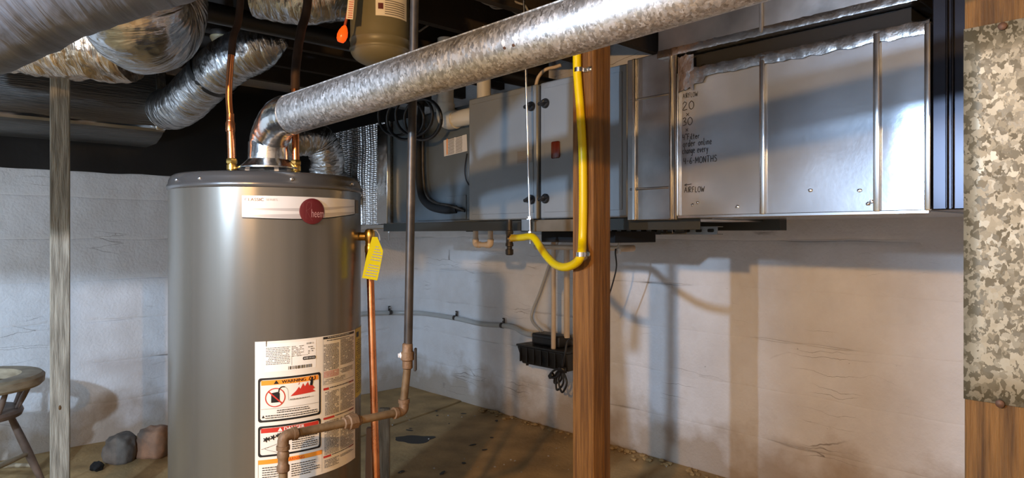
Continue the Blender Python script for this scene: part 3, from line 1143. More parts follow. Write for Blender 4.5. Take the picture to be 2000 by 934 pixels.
# warning panel
w0, w1 = hs(504, 740)[0], hs(626, 730)[0]
wz1, wz0 = hs(504, 739.5)[1], hs(505, 826)[1]
rframe(frame1, w0, w1, wz0, wz1, 0.007, 0.0052, L1)
oz1, oz0 = wz1 - 0.0065, wz1 - 0.0190
srect(head1, w0 + 0.0075, w1 - 0.0075, oz0, oz1, L1)
cs = (w0 + w1) / 2
for o_ in (-0.0004, 0, 0.0004):
    add_text(hlet, 'WARNING', (cs - 0.024 + o_, cs + 0.038 + o_, oz0 + 0.0024, oz1 - 0.0022), lambda x, y: HP(x, y, L2))
spoly(hlet, [(cs - 0.044, oz0 + 0.002), (cs - 0.031, oz0 + 0.002), (cs - 0.0375, oz1 - 0.001)], L2)
# jerry can with prohibition ring
gx, gz = hs(537.5, 776.5)
can = [(-0.010, -0.013), (0.011, -0.013), (0.011, 0.010), (0.006, 0.014), (-0.010, 0.012)]
spoly(can_, [(gx + a, gz + c) for a, c in can], L1)
ribbon(can_, cat2([(gx + 0.008, gz + 0.012), (gx + 0.010, gz + 0.021), (gx + 0.016, gz + 0.026), (gx + 0.024, gz + 0.0255)]), 0.0028, lambda x, y: HP(x, y, L2))
ribbon(grey, cat2([(gx + 0.024, gz + 0.0255), (gx + 0.031, gz + 0.016), (gx + 0.033, gz - 0.006), (gx + 0.04, gz - 0.011), (gx + 0.10, gz - 0.009)]), 0.0006, lambda x, y: HP(x, y, L2))
for i in range(36):
    a0, a1 = 2 * math.pi * i / 36, 2 * math.pi * (i + 1) / 36
    r0, r1 = 0.0225, 0.0248
    spoly(ban, [(gx + r0 * math.cos(a0), gz + r0 * math.sin(a0)), (gx + r1 * math.cos(a0), gz + r1 * math.sin(a0)),
                (gx + r1 * math.cos(a1), gz + r1 * math.sin(a1)), (gx + r0 * math.cos(a1), gz + r0 * math.sin(a1))], L2)
ribbon(ban, [(gx - 0.0165, gz + 0.0165), (gx, gz), (gx + 0.0165, gz - 0.0165)], 0.0032, lambda x, y: HP(x, y, L3))
# flames
fx, fz = hs(567, 774)
fl_top = [(0.0, 0.0), (0.014, 0.012), (0.022, 0.022), (0.026, 0.016), (0.033, 0.030), (0.038, 0.021), (0.046, 0.032), (0.050, 0.022), (0.060, 0.021), (0.066, 0.013), (0.060, 0.010), (0.068, 0.004), (0.060, 0.003)]
spoly(flame, [(fx + a_, fz + c_) for a_, c_ in fl_top], L1)
for a, c in ((0.020, 0.027), (0.030, 0.036)):
    spoly(flame, [(fx + a, fz + c), (fx + a + 0.003, fz + c + 0.002), (fx + a + 0.004, fz + c + 0.009)], L1)
# fleeing figure
hx, hz = fx + 0.058, fz + 0.0405
for i in range(10):
    a0, a1 = 2 * math.pi * i / 10, 2 * math.pi * (i + 1) / 10
    spoly(figure, [(hx, hz), (hx + 0.0034 * math.cos(a0), hz + 0.0034 * math.sin(a0)), (hx + 0.0034 * math.cos(a1), hz + 0.0034 * math.sin(a1))], L2)
fm = lambda x, y: HP(hx + x, hz + y, L2)
ribbon(figure, [(-0.001, -0.003), (-0.001, -0.010), (-0.003, -0.019)], 0.0075, fm)
ribbon(figure, [(-0.003, -0.006), (-0.009, -0.003), (-0.004, 0.005)], 0.0026, fm)
ribbon(figure, [(0.003, -0.006), (0.009, -0.003), (0.008, 0.005)], 0.0026, fm)
microtext(grey, fx - 0.001, fx + 0.055, fz - 0.0115, fz - 0.0045, 0.0045, L2, 0.95, 0.45, 0.1)
srect(grey, w0 + 0.007, w1 - 0.007, gz - 0.0285, gz - 0.0279, L2)
srect(grey, cs - 0.026, cs - 0.0255, gz - 0.027, gz - 0.0275, L2)
add_text(ink, 'READ AND FOLLOW INSTRUCTIONS', (cs - 0.036, cs + 0.046, gz - 0.036, gz - 0.0335), lambda x, y: HP(x, y, L2)) if False else microtext(ink, cs - 0.036, cs + 0.05, gz - 0.041, gz - 0.030, 0.0052, L2, 1, 0.4, 0.2)
microtext(ink, w0 + 0.018, w1 - 0.010, gz - 0.0535, gz - 0.042, 0.0055, L2, 1, 0.42, 0.1)
microtext(ink, w0 + 0.010, w1 - 0.010, wz0 + 0.0075, gz - 0.0535, 0.0055, L2, 1, 0.42, 0.3)
spoly(ink, [(w0 + 0.009, gz - 0.051), (w0 + 0.016, gz - 0.051), (w0 + 0.0125, gz - 0.0435)], L2)

# danger panel
dz1, dz0 = hs(505, 833.5)[1], hs(505, 894)[1]
rframe(frame2, w0, w1, dz0, dz1, 0.007, 0.005, L1)
srect(head2, w0 + 0.007, w1 - 0.007, dz1 - 0.0180, dz1 - 0.006, L1)
for o_ in (-0.0004, 0, 0.0004):
    add_text(wtx, 'DANGER', (cs - 0.018 + o_, cs + 0.034 + o_, dz1 - 0.0158, dz1 - 0.0075), lambda x, y: HP(x, y, L2))
spoly(wtx, [(cs - 0.034, dz1 - 0.0165), (cs - 0.022, dz1 - 0.0165), (cs - 0.028, dz1 - 0.0070)], L2)
for px, py, rr in ((519, 859, 0.0065), (524.5, 857.5, 0.0055), (533, 854.5, 0.0065), (541, 851, 0.0045), (546, 849, 0.0055)):
    s_, z_ = hs(px, py)
    pts = [(s_ + rr * (0.8 + 0.35 * math.cos(5 * a)) * math.cos(a), z_ + rr * (0.8 + 0.35 * math.cos(5 * a)) * math.sin(a)) for a in [2 * math.pi * i / 24 for i in range(24)]]
    for i in range(24):
        spoly(icons, [(s_, z_), pts[i], pts[(i + 1) % 24]], L2)
gx2, gz2 = hs(520, 876)
ribbon(grey, cat2([(gx2 - 0.012, gz2 - 0.002), (gx2 + 0.02, gz2 + 0.007), (gx2 + 0.05, gz2 + 0.016)]), 0.0008, lambda x, y: HP(x, y, L2))
ribbon(ink, cat2([(gx2 + 0.03, gz2 - 0.014), (gx2 + 0.0, gz2 - 0.003), (gx2 - 0.002, gz2 + 0.001), (gx2 + 0.006, gz2 + 0.002)]), 0.0008, lambda x, y: HP(x, y, L2))
for k in range(3):
    ribbon(ink, [(gx2 + 0.026, gz2 + 0.004 - k * 0.003), (gx2 + 0.033, gz2 + 0.0035 - k * 0.0005)], 0.0014, lambda x, y: HP(x, y, L2))
microtext(ink, cs + 0.002, w1 - 0.010, dz0 + 0.007, dz1 - 0.030, 0.0055, L2, 1, 0.42, 0.4)

# third panel, orange headed
tz1 = hs(505, 899.5)[1]
srect(head3, w0, w1 + 0.004, tz1 - 0.0115, tz1, L1)
add_text(hlet3, 'WARNING', (cs - 0.018, cs + 0.034, tz1 - 0.0100, tz1 - 0.0022), lambda x, y: HP(x, y, L2))
spoly(hlet3, [(cs - 0.034, tz1 - 0.010), (cs - 0.022, tz1 - 0.010), (cs - 0.028, tz1 - 0.001)], L2)
for a, c in ((w0, w0 + 0.0006), (w1 + 0.0034, w1 + 0.004)):
    srect(grey, a, c, zB + 0.006, tz1, L1)
microtext(ink, w0 + 0.010, cs - 0.020, zB + 0.008, tz1 - 0.016, 0.006, L2, 1, 0.35, 0.4)
microtext(ink, cs + 0.0, w1 - 0.004, zB + 0.008, tz1 - 0.016, 0.006, L2, 1, 0.35, 0.4)

# right hand column
c0, c1, c2, c3 = hs(630.5, 700)[0], hs(661, 700)[0], hs(664, 700)[0], hs(690.5, 700)[0]
q = lambda y: hs(630.5, y)[1]
srect(ink, c0, c3, q(663.5), q(659), L1)
add_text(wtx, 'OPERATING INSTRUCTIONS', (c0 + 0.02, c3 - 0.035, q(662.5), q(660)), lambda x, y: HP(x, y, L2)) if False else microtext(wtx, c0 + 0.015, c3 - 0.03, q(663.4), q(659), 0.0035, L2, 1, 0.4, 0)
srect(grey, c0, c0 + 0.0006, q(752), q(659), L1)
srect(grey, c3 - 0.0006, c3, q(752), q(659), L1)
srect(grey, c0, c3, q(752.5), q(751.8), L1)
microtext(ink, c0 + 0.012, c3 - 0.03, q(670), q(664), 0.005, L2, 1, 0.4, 0)
microtext(grey, c0 + 0.002, c1, q(726), q(673), 0.0036, L2, 0.95, 0.55, 0.15)
microtext(grey, c2, c3 - 0.003, q(722), q(668), 0.0036, L2, 0.95, 0.55, 0.15)
microtext(pink, c0 + 0.002, c1, q(740), q(726), 0.0036, L2, 0.95, 0.6, 0.1)
microtext(grey, c2, c3 - 0.01, q(738), q(726), 0.0036, L2, 0.95, 0.5, 0.4)
microtext(grey, c0 + 0.002, c3 - 0.05, q(751), q(741), 0.004, L2, 0.9, 0.45, 0.3)
for y0, y1, wd in ((763.5, 759, 0.018), (821, 817, 0.038), (896, 892, 0.026)):
    srect(red, c0 + 0.001, c0 + 0.001 + wd, q(y0), q(y1), L1)
    microtext(ink, c0 + wd + 0.004, c3 - 0.003, q(y0), q(y1 - 1), 0.0042, L2, 1, 0.5, 0)
    srect(pink, c3 - 0.03, c3 - 0.004, q(y0) + 0.001, q(y1), L1)
microtext(grey, c0 + 0.006, c1, q(815), q(766), 0.0038, L2, 0.95, 0.5, 0.3)
microtext(grey, c2, c3 - 0.003, q(815), q(766), 0.0038, L2, 0.95, 0.5, 0.3)
microtext(grey, c0 + 0.004, c1, q(890), q(824), 0.0038, L2, 0.95, 0.5, 0.3)
microtext(grey, c2, c3 - 0.003, q(890), q(824), 0.0038, L2, 0.95, 0.5, 0.3)
microtext(grey, c0 + 0.004, c1, q(918), q(899), 0.0038, L2, 0.95, 0.5, 0.3)
microtext(grey, c2, c3 - 0.003, q(906), q(899), 0.0038, L2, 0.95, 0.5, 0.3)
for nm, q, mm in (('panel_frame', frame1, 'ink'), ('panel_frame', frame2, 'ink'), ('panel_header', head1, 'ink_orange'), ('panel_header', head2, 'ink_red'),
                  ('panel_header', head3, 'ink_orange'), ('flame_pictogram', flame, 'ink_red'), ('prohibition_ring', ban, 'ink_red'), ('fuel_can_pictogram', can_, 'ink'),
                  ('figure_pictogram', figure, 'ink'), ('hazard_pictogram', icons, 'ink'), ('certification_mark', cert, 'ink'), ('barcode', bars, 'ink'),
                  ('header_lettering', hlet, 'ink'), ('header_lettering', hlet3, 'ink_red')):
    build(nm, q, MT[mm], lab, recalc=False)
for nm, q, mm in (('bold_print', ink, 'ink'), ('fine_print', grey, 'ink_grey'), ('red_print', red, 'ink_red'), ('pink_print', pink, 'ink_pink'), ('white_print', wtx, 'paper_white')):
    build(nm, q, MT[mm], lab, recalc=False)['kind'] = 'stuff'
# yellow energy guide
b = MB(); s0 = sR + 0.003; srect(b, s0, s0 + 0.10, 0.725, 0.925, E0, 0.0008)
eg = build('energy_label', b, MT['yellow_label'], wh)
b = MB(); microtext(b, s0 + 0.006, s0 + 0.09, 0.735, 0.895, 0.006, L1, 0.8, 0.4, 0.3)
srect(b, s0 + 0.006, s0 + 0.03, 0.900, 0.915, L1)
build('energy_print', b, MT['ink'], eg, recalc=False)['kind'] = 'stuff'
# small rating strip and access box on the right side
b = MB(); srect(b, hs(693, 380)[0] + 0.004, hs(693, 380)[0] + 0.03, 1.262, 1.300, E0, 0.0008)
build('rating_strip', b, MT['ink_grey'], wh)

# draft hood + nipples on the lid
hood_c = V(HC.x, HC.y, 0)
b = MB()
b.lathe(V(HC.x, HC.y, 1.0), [(0.076, 0.390), (0.086, 0.392), (0.086, 0.396), (0.072, 0.406), (0.060, 0.418), (0.054, 0.424), (0.0535, 0.428)], 48)
build('draft_hood', b, MT['foil_tape'], wh)
for k in range(4):
    a = math.radians(20 + 90 * k)
    q0 = hood_c + (HN * math.cos(a) + HT * math.sin(a)) * 0.062
    b = MB(); b.obox(V(q0.x, q0.y, 1.3815), HT, HN, V(0, 0, 1), 0.006, 0.002, 0.0125)
    build('hood_leg', b, MT['galv_dull'], wh)
NL = P(453, 333, 1.965); NR = P(578, 333, 2.005)
for q0 in (NL, NR):
    b = MB()
    b.lathe(V(q0.x, q0.y, 1.366), [(0.011, 0.0), (0.011, 0.02), (0.0145, 0.022), (0.0145, 0.036), (0.012, 0.038), (0.012, 0.046)], 20)
    build('nipple', b, MT['brass'], wh)

# relief valve with discharge pipe
VP_ = P(722, 462, 2.0)
RO = HP(hs(697, 460)[0] + 0.03, VP_.z, -0.002)
rv = thing('relief_valve', VP_, 'brass relief valve on the right side of the water heater', 'valve')
b = MB()
b.tube([RO, VP_], 0.0125, 20)
b.lathe(V(VP_.x, VP_.y, VP_.z - 0.04), [(0.012, -0.01), (0.0145, -0.006), (0.0145, 0.01), (0.0125, 0.014), (0.0125, 0.025), (0.016, 0.03), (0.016, 0.052), (0.012, 0.06), (0.006, 0.062), (0.0, 0.062)], 20)
build('valve_body', b, MT['brass'], rv)
b = MB()
q0 = VP_ + V(0, 0, 0.018)
b.tube([q0, q0 + RGT * 0.02, q0 + RGT * 0.028 + V(0, 0, -0.012), q0 + RGT * 0.030 + V(0, 0, -0.03)], 0.0022, 8)
build('lever', b, MT['screw'], rv)
b = MB()
q1 = P(742, 990, 1.93)
q1.z = 0.16
b.tube([V(VP_.x, VP_.y, VP_.z - 0.05), q1], 0.0108, 20)
dp = build('discharge_pipe', b, MT['copper'], rv)
b = MB()
b.tube([V(VP_.x, VP_.y, VP_.z - 0.046), V(VP_.x, VP_.y, VP_.z - 0.075)], 0.0128, 20)
build('adapter', b, MT['copper'], rv)
# yellow tag
tg = MB()
tp = [(727, 463), (737, 463), (748, 490), (747, 500), (737, 548), (707, 543), (716, 500)]
pts = [P(x, y, 1.955 - 0.015 * (y - 460) / 90) for x, y in tp]
nrm = (-FWD + RGT * 0.15).normalized()
tg.slab(pts, nrm, 0.0006)
o = tag(build('valve_tag', tg, MT['yellow_tag'], loc=pts[0]), 'yellow paper tag hanging from the brass relief valve', 'tag')
b = MB()
ax = (pts[4] - pts[5]).normalized(); ay = ((pts[1] - pts[4])); ay = (ay - ax * ay.dot(ax)).normalized()
org0 = pts[5] + nrm * 0.0009
for k in range(13):
    if k == 5 or k > 11:
        continue
    hgt = 0.008 + k * 0.0078
    sh = 0.18 * hgt
    x = 0.005
    wmax = 0.038 - 0.0006 * k - 0.006 * max(0, k - 8)
    while x < wmax:
        wl = random.uniform(0.004, 0.009)
        e_ = min(x + wl, wmax)
        b.poly([org0 + ax * (x + sh) + ay * hgt, org0 + ax * (e_ + sh) + ay * hgt, org0 + ax * (e_ + sh) + ay * (hgt + 0.0028), org0 + ax * (x + sh) + ay * (hgt + 0.0028)])
        x += wl + 0.001
build('tag_print', b, MT['ink_grey'], o, recalc=False)

# ================================================================== FLUE
FA = P(556, 228, 1.885); FB = P(1100, 58, 1.325)
fdir = (FB - FA)
fl_t = thing('flue_pipe', V(HC.x, HC.y, 1.428), 'long mottled galvanised vent pipe rising from the water heater to upper right', 'vent pipe')
FR = 0.0535
b = MB()
NS = 60
fend = FA + fdir * 2.45
b.tube([FA + (fend - FA) * (i / NS) for i in range(NS + 1)], FR, 40)
main = build('pipe_section', b, MT['flue'], fl_t)
b = MB()   # folded lock seam along the top
fu = fdir.normalized()
side = fu.cross(V(0, 0, 1)).normalized()
upv = side.cross(fu).normalized()
offs = (upv * 0.80 - side * 0.0 + (CAM - (FA + FB) / 2).normalized() * 0.52)
offs = (offs - fu * offs.dot(fu)).normalized()
tn = fu.cross(offs)
b.obox((FA + fend) / 2 + offs * (FR + 0.0005), fu, tn, offs, (fend - FA).length / 2, 0.005, 0.0012)
build('lock_seam', b, MT['flue'], main)
b = MB()
el = catmull([V(HC.x, HC.y, 1.425), V(HC.x, HC.y, 1.465), V(HC.x, HC.y, 1.50) + (FA - V(HC.x, HC.y, FA.z)) * 0.25, FA - fu * 0.015, FA + fu * 0.035], 7)
b.tube(el, [FR + 0.0012 + 0.0008 * (i % 3 == 0) for i in range(len(el))], 40, True, lambda th, l: 1 + 0.012 * noise.noise(V(math.cos(th) * 3, math.sin(th) * 3, l * 40)))
build('elbow', b, MT['foil_tape'], fl_t)
b = MB()
b.lathe(V(HC.x, HC.y, 1.0), [(0.058, 0.418), (0.0585, 0.422), (0.0575, 0.445), (0.057, 0.470), (0.054, 0.472)], 40)
build('collar', b, MT['foil_tape'], fl_t)
for t_ in (0.36, 0.37):
    q0 = FA + fdir * t_ * 2.45
    nn = (CAM - q0); nn = (nn - fu * nn.dot(fu)).normalized()
    b = MB(); b.lathe(q0 + nn * FR, [(0.003, -0.001), (0.003, 0.0015), (0, 0.002)], 10, nn)
    build('screw', b, MT['nail'], fl_t)

# ================================================================== COPPER WATER LINES
cl = thing('water_line', V(NL.x, NL.y, 1.412), 'bright copper water line on the left of the heater top', 'pipe')
top = P(455, 60, 1.965); top2 = P(478, -40, 2.0)
base = V(NL.x, NL.y, 1.405)
m1 = P(450, 236, 1.965)
b = MB(); b.tube([base, m1], 0.0112, 20)
build('pipe_section', b, MT['copper'], cl)
b = MB(); b.lathe(m1 - V(0, 0, 0.02), [(0.0112, -0.012), (0.0135, -0.01), (0.0135, 0.012), (0.0105, 0.02), (0.0105, 0.04), (0.0085, 0.042)], 20)
build('reducer', b, MT['copper'], cl)
b = MB(); b.tube(catmull([m1 + V(0, 0, 0.01), P(447, 190, 1.965), P(449, 140, 1.965), P(452, 105, 1.965)], 5), 0.0092, 16)
build('pipe_section', b, MT['copper'], cl)
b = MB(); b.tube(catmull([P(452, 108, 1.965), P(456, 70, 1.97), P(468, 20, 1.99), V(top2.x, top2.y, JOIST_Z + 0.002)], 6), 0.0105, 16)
o = build('pipe_section', b, MT['copper_dark'], cl); o['label'] = 'upper length with shade put into its dark colour'
b = MB(); b.lathe(V(base.x, base.y, 1.405), [(0.0145, 0.0), (0.016, 0.004), (0.016, 0.012), (0.013, 0.016)], 6)
build('union_nut', b, MT['brass'], cl)

cr = thing('water_line', V(NR.x, NR.y, 1.412), 'darker copper water line on the right of the heater top behind the elbow', 'pipe')
base = V(NR.x, NR.y, 1.405)
b = MB(); b.tube([base, P(577, 255, 2.01), P(576, 170, 2.03)], 0.0108, 20)
build('pipe_section', b, MT['copper'], cr)
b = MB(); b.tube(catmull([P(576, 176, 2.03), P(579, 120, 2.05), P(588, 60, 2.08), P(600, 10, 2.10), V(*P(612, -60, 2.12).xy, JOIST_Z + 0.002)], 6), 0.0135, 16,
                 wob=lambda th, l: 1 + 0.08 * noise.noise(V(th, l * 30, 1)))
o = build('pipe_section', b, MT['copper_dark'], cr); o['label'] = 'upper length with shade put into its dark colour'
b = MB(); b.lathe(V(base.x, base.y, 1.405), [(0.0145, 0.0), (0.016, 0.004), (0.016, 0.012), (0.013, 0.016)], 6)
build('union_nut', b, MT['brass'], cr)

# ================================================================== GAS PIPE (black iron, rusty lower leg)
GR = 0.0108
dV, dH = 1.90, 1.655
gp_top = P(806, 200, dV); gp_b = P(797, 682, dV)
gas = thing('gas_pipe', P(795, 690, dV), 'old iron gas pipe with shutoff valve crossing in front of the water heater', 'pipe')
up_ = gp_top + (gp_top - gp_b) * ((JOIST_Z + 0.002 - gp_top.z) / (gp_top.z - gp_b.z))
b = MB(); b.tube([up_, gp_top, gp_b], GR * 1.12, 20)
o = build('pipe_section', b, MT['iron_dark'], gas); o['label'] = 'dark upper pipe'
v0 = P(796, 694, dV)
b = MB(); b.lathe(v0, [(GR, 0.035), (0.0145, 0.032), (0.0150, 0.012), (0.0185, 0.008), (0.0185, -0.012), (0.0145, -0.016), (0.0145, -0.036), (GR, -0.039)], 20)
build('valve_body', b, MT['iron_fit'], gas)
b = MB(); b.lathe(v0 - RGT * 0.012, [(0.009, 0.0), (0.009, 0.008), (0.0065, 0.010), (0.0065, 0.014), (0.0, 0.014)], 6, -RGT - FWD * 0.4)
build('stem_nut', b, MT['white'], gas)
b = MB(); b.obox(v0 + RGT * 0.022 + V(0, 0, -0.012), RGT, FWD, V(0, 0, 1), 0.0035, 0.009, 0.032, 0.002)
build('handle', b, MT['iron_dark'], gas)
c1_ = P(789, 800, dV)
b = MB(); b.tube([v0 - V(0, 0, 0.03), c1_ + V(0, 0, 0.028)], GR, 20)
build('pipe_section', b, MT['iron_rust'], gas)
zh = c1_.z - 0.005
c1_.z = zh
c2_ = P(553, 850, dH); c2_.z = zh + 0.004
hd = (c2_ - c1_).normalized()


def elbow(a_dir, c, b_dir, name, r):
    b = MB()
    pth = arc_path([c + a_dir * 0.032, c, c + b_dir * 0.032], 0.026, 8)
    b.tube(pth, r, 20)
    b.tube([c + a_dir * 0.024, c + a_dir * 0.034], r * 1.18, 20)
    b.tube([c + b_dir * 0.024, c + b_dir * 0.034], r * 1.18, 20)
    return build(name, b, MT['iron_fit'], gas)


elbow(V(0, 0, 1), c1_, hd, 'elbow', 0.0138)
elbow(-hd, c2_, V(0, 0, -1), 'elbow', 0.0138)
b = MB(); b.tube([c1_ + hd * 0.02, c2_ - hd * 0.02], GR, 20)
build('pipe_section', b, MT['iron_rust'], gas)
un = c1_ + (c2_ - c1_) * 0.47
b = MB(); b.lathe(un, [(0.013, -0.026), (0.0145, -0.024), (0.0145, -0.016), (0.0205, -0.014), (0.0205, 0.008), (0.016, 0.010), (0.016, 0.022), (0.013, 0.024)], 8, hd)
build('union', b, MT['iron_fit'], gas)
b = MB()
b.lathe(c2_, [(GR, -0.03), (0.0128, -0.038), (0.0145, -0.042), (0.0145, -0.052), (0.0125, -0.056), (0.0125, -0.070), (0.0155, -0.074), (0.0155, -0.086), (GR, -0.090)], 20)
build('coupling', b, MT['iron_fit'], gas)
bt = V(c2_.x, c2_.y, 0.34)
b = MB(); b.tube(arc_path([c2_ - V(0, 0, 0.03), bt, bt + (V(HC.x, HC.y, 0.34) - bt).normalized() * 0.06], 0.03), GR, 20)
build('pipe_section', b, MT['iron_rust'], gas)

# ================================================================== FURNACE, COIL, DUCTS (parallel to the right wall)
YF = -1.07
fx0, fx1 = XY(915, YF), XY(1226, YF)
FZ0, FZ1 = 1.262, 1.825
fu_t = thing('furnace', V((fx0 + fx1) / 2, -0.7, FZ0), 'blue grey horizontal furnace with two doors and black knobs', 'furnace')
b = MB(); b.box(fx0, fx1, -1.045, -0.36, FZ0, FZ1)
build('cabinet', b, MT['furnace'], fu_t, bevel=0.004)
dsplit = XY(1050, YF)
for k, (a, c) in enumerate(((fx0 + 0.002, dsplit - 0.002), (XY(1055, YF) + 0.001, fx1 - 0.002))):
    b = MB()
    b.box(a, c, YF, -1.0455, FZ0 + 0.002, FZ1 - 0.004)
    d = build('door', b, MT['furnace'], fu_t, bevel=0.006)
    b = MB(); b.box(a + 0.025, c - 0.022, YF - 0.003, YF - 0.0002, FZ0 + 0.028, FZ1 - 0.03)
    build('door_panel', b, MT['furnace'], d, bevel=0.002)
    for py in ((208, 390) if k == 0 else (202, 388)):
        kp = PY(1038 if k == 0 else 1066, py, YF - 0.004)
        b = MB()
        b.lathe(kp, [(0.020, 0.0), (0.020, 0.007), (0.017, 0.011), (0.010, 0.012), (0.008, 0.02), (0, 0.021)], 20, V(0, -1, 0))
        b.obox(kp + V(0, -0.02, 0), V(0.94, 0, 0.34), V(0, 1, 0), V(-0.34, 0, 0.94), 0.019, 0.013, 0.0065, 0.003)
        build('knob', b, MT['black'], d)
b = MB()
q0 = PY(1087, 293, YF)
b.box(q0.x - 0.022, q0.x + 0.022, YF - 0.007, YF - 0.002, q0.z - 0.034, q0.z + 0.034, 0.006, 2)
build('sight_glass', b, MT['red_glass'], fu_t)
b = MB(); b.box(dsplit - 0.001, XY(1055, YF), YF + 0.012, -1.0456, FZ0 + 0.004, FZ1 - 0.01)
build('door_gap', b, MT['ink'], fu_t)
# faint rating sticker on the first door
q0, q1 = PY(1010, 320, YF - 0.0035), PY(1040, 292, YF - 0.0035)
b = MB(); b.box(q0.x, q1.x, YF - 0.0042, YF - 0.0030, q0.z, q1.z)
st = build('rating_sticker', b, mat('grey_sticker', (0.19, 0.20, 0.215), 0.5), fu_t)
b = MB()
zz = q1.z - 0.008
while zz > q0.z + 0.004:
    b.box(q0.x + 0.005, q1.x - 0.006 - 0.02 * random.random(), YF - 0.0046, YF - 0.0043, zz, zz + 0.003)
    zz -= 0.007
build('sticker_print', b, MT['ink_grey'], st)

# cooling coil cabinet, set back
YC = -0.95
cx0 = XY(767, YC)
co = thing('coil_cabinet', V((cx0 + fx0) / 2, -0.65, FZ0), 'dark blue grey coil cabinet left of the furnace doors', 'cabinet')
b = MB(); b.box(cx0, fx0 - 0.002, YC, -0.36, FZ0, 1.835)
build('cabinet', b, MT['coil'], co, bevel=0.004)
xs = XY(818, YC)
b = MB(); b.box(xs, fx0 - 0.01, YC - 0.012, YC - 0.0005, FZ0 + 0.01, 1.825)
build('access_panel', b, MT['coil'], co, bevel=0.003)
q0, q1 = PY(873, 429, YC - 0.013), PY(911, 381, YC - 0.013)
b = MB(); b.box(q0.x, q1.x, YC - 0.016, YC - 0.0122, q0.z, q1.z)
build('cover_plate', b, MT['coil'], co, bevel=0.0015)
q0, q1 = PY(867, 306, YC - 0.013), PY(912, 262, YC - 0.013)
b = MB(); b.obox((q0 + q1) / 2, V(0.998, 0, 0.06), V(0, 1, 0), V(-0.06, 0, 0.998), (q1.x - q0.x) / 2, 0.0006, (q1.z - q0.z) / 2 - 0.006)
st = build('white_label', b, MT['white'], co)
b = MB()
c_ = (q0 + q1) / 2
for k in range(12):
    zz = c_.z + 0.040 - k * 0.0068
    for x0_, x1_ in ((-0.058, -0.006), (0.004, 0.058)):
        b.obox(c_ + V((x0_ + x1_) / 2, -0.0009, zz - c_.z + 0.06 * (x0_ + x1_) / 2), V(0.998, 0, 0.06), V(0, 1, 0), V(-0.06, 0, 0.998), (x1_ - x0_) / 2 * random.uniform(0.85, 1), 0.0002, 0.0014)
build('label_print', b, MT['ink_grey'], st)
b = MB(); b.obox(c_ + V(-0.0645, -0.0009, 0), V(1, 0, 0), V(0, 1, 0), V(0, 0, 1), 0.004, 0.0002, 0.04)
build('label_stripe', b, MT['ink_orange'], st)

# foil wrapped supply plenum left of coil
YS = -0.97
sx0 = XY(640, YS)
sp = thing('supply_plenum', V((sx0 + cx0) / 2, -0.65, 1.245), 'shiny quilted foil insulated plenum behind the water heater', 'duct')
b = MB()
nx, nz = 190, 110
X1s = cx0 - 0.006
rows = []
for j in range(nz + 1):
    z = 1.235 + 0.60 * j / nz
    row = []
    for i in range(nx + 1):
        x = sx0 + (X1s - sx0) * i / nx
        rdg = 0.0032 * math.sin(2 * math.pi * x / 0.030 + 0.5 * noise.noise(V(x * 4, z * 3, 2)))
        dmp = 0.0013 * math.sin(2 * math.pi * z / 0.020 + 2.2 * math.sin(x * 60)) * (0.6 + 0.4 * noise.noise(V(x * 9, z * 9, 6)))
        row.append(V(x, YS - 0.012 * math.sin(math.pi * i / nx) + rdg + dmp + 0.010 * noise.noise(V(x * 7, z * 5, 3)), z))
    rows.append(row)
b.quadstrip(rows, False, False)
b.box(sx0, X1s, YS + 0.012, -0.36, 1.24, 1.83)
build('insulation_wrap', b, MT['scrim'], sp)
b = MB(); b.obox(V(X1s + 0.004, YS - 0.012, 1.535), V(1, 0, 0), V(0, 1, 0), V(0, 0, 1), 0.013, 0.012, 0.298, 0.003)
build('edge_tape', b, MT['foil_tape'], sp)
b = MB(); b.box(sx0, X1s, YS - 0.016, YS + 0.01, 1.232, 1.258, 0.004)
build('bottom_tape', b, MT['foil_tape'], sp)
b = MB()
xa_, xb_ = XY(741, YS), XY(757, YS)
b.quadstrip([[V(x, YS - 0.016 + 0.003 * noise.noise(V(x * 20, z * 8, 1)), z) for x in (xa_, (xa_ + xb_) / 2, xb_)] for z in [1.26 + 0.56 * i / 24 for i in range(25)]], False, False)
build('side_tape', b, MT['foil_tape'], sp)

# transition duct right of the furnace
tx0, tx1 = fx1 + 0.004, XY(1322, YF)
tr = thing('transition_duct', V((tx0 + tx1) / 2, -0.7, 1.25), 'narrow creased sheet metal duct section right of the furnace', 'duct')
b = MB(); b.box(tx0, tx1, -1.078, -0.38, 1.25, 1.828)
build('duct_body', b, MT['galv_dull'], tr, bevel=0.003)
za = PY(1270, 190, -1.08).z; zb_ = PY(1270, 368, -1.08).z
for zc in (za, zb_):
    b = MB(); b.obox(V((tx0 + tx1) / 2, -1.079, zc), V(1, 0, 0), V(0, 1, 0), V(0, 0, 1), (tx1 - tx0) / 2 - 0.012, 0.004, 0.004, 0.003)
    build('crease', b, MT['galv_dull'], tr)
for px, wd in ((1238, 0.008), (1309, 0.006), (1319, 0.006)):
    x = XY(px, -1.085)
    b = MB(); b.box(x - wd, x + wd, -1.088, -1.0785, 1.25, 1.826, 0.003)
    build('cleat', b, MT['cleat'], tr)

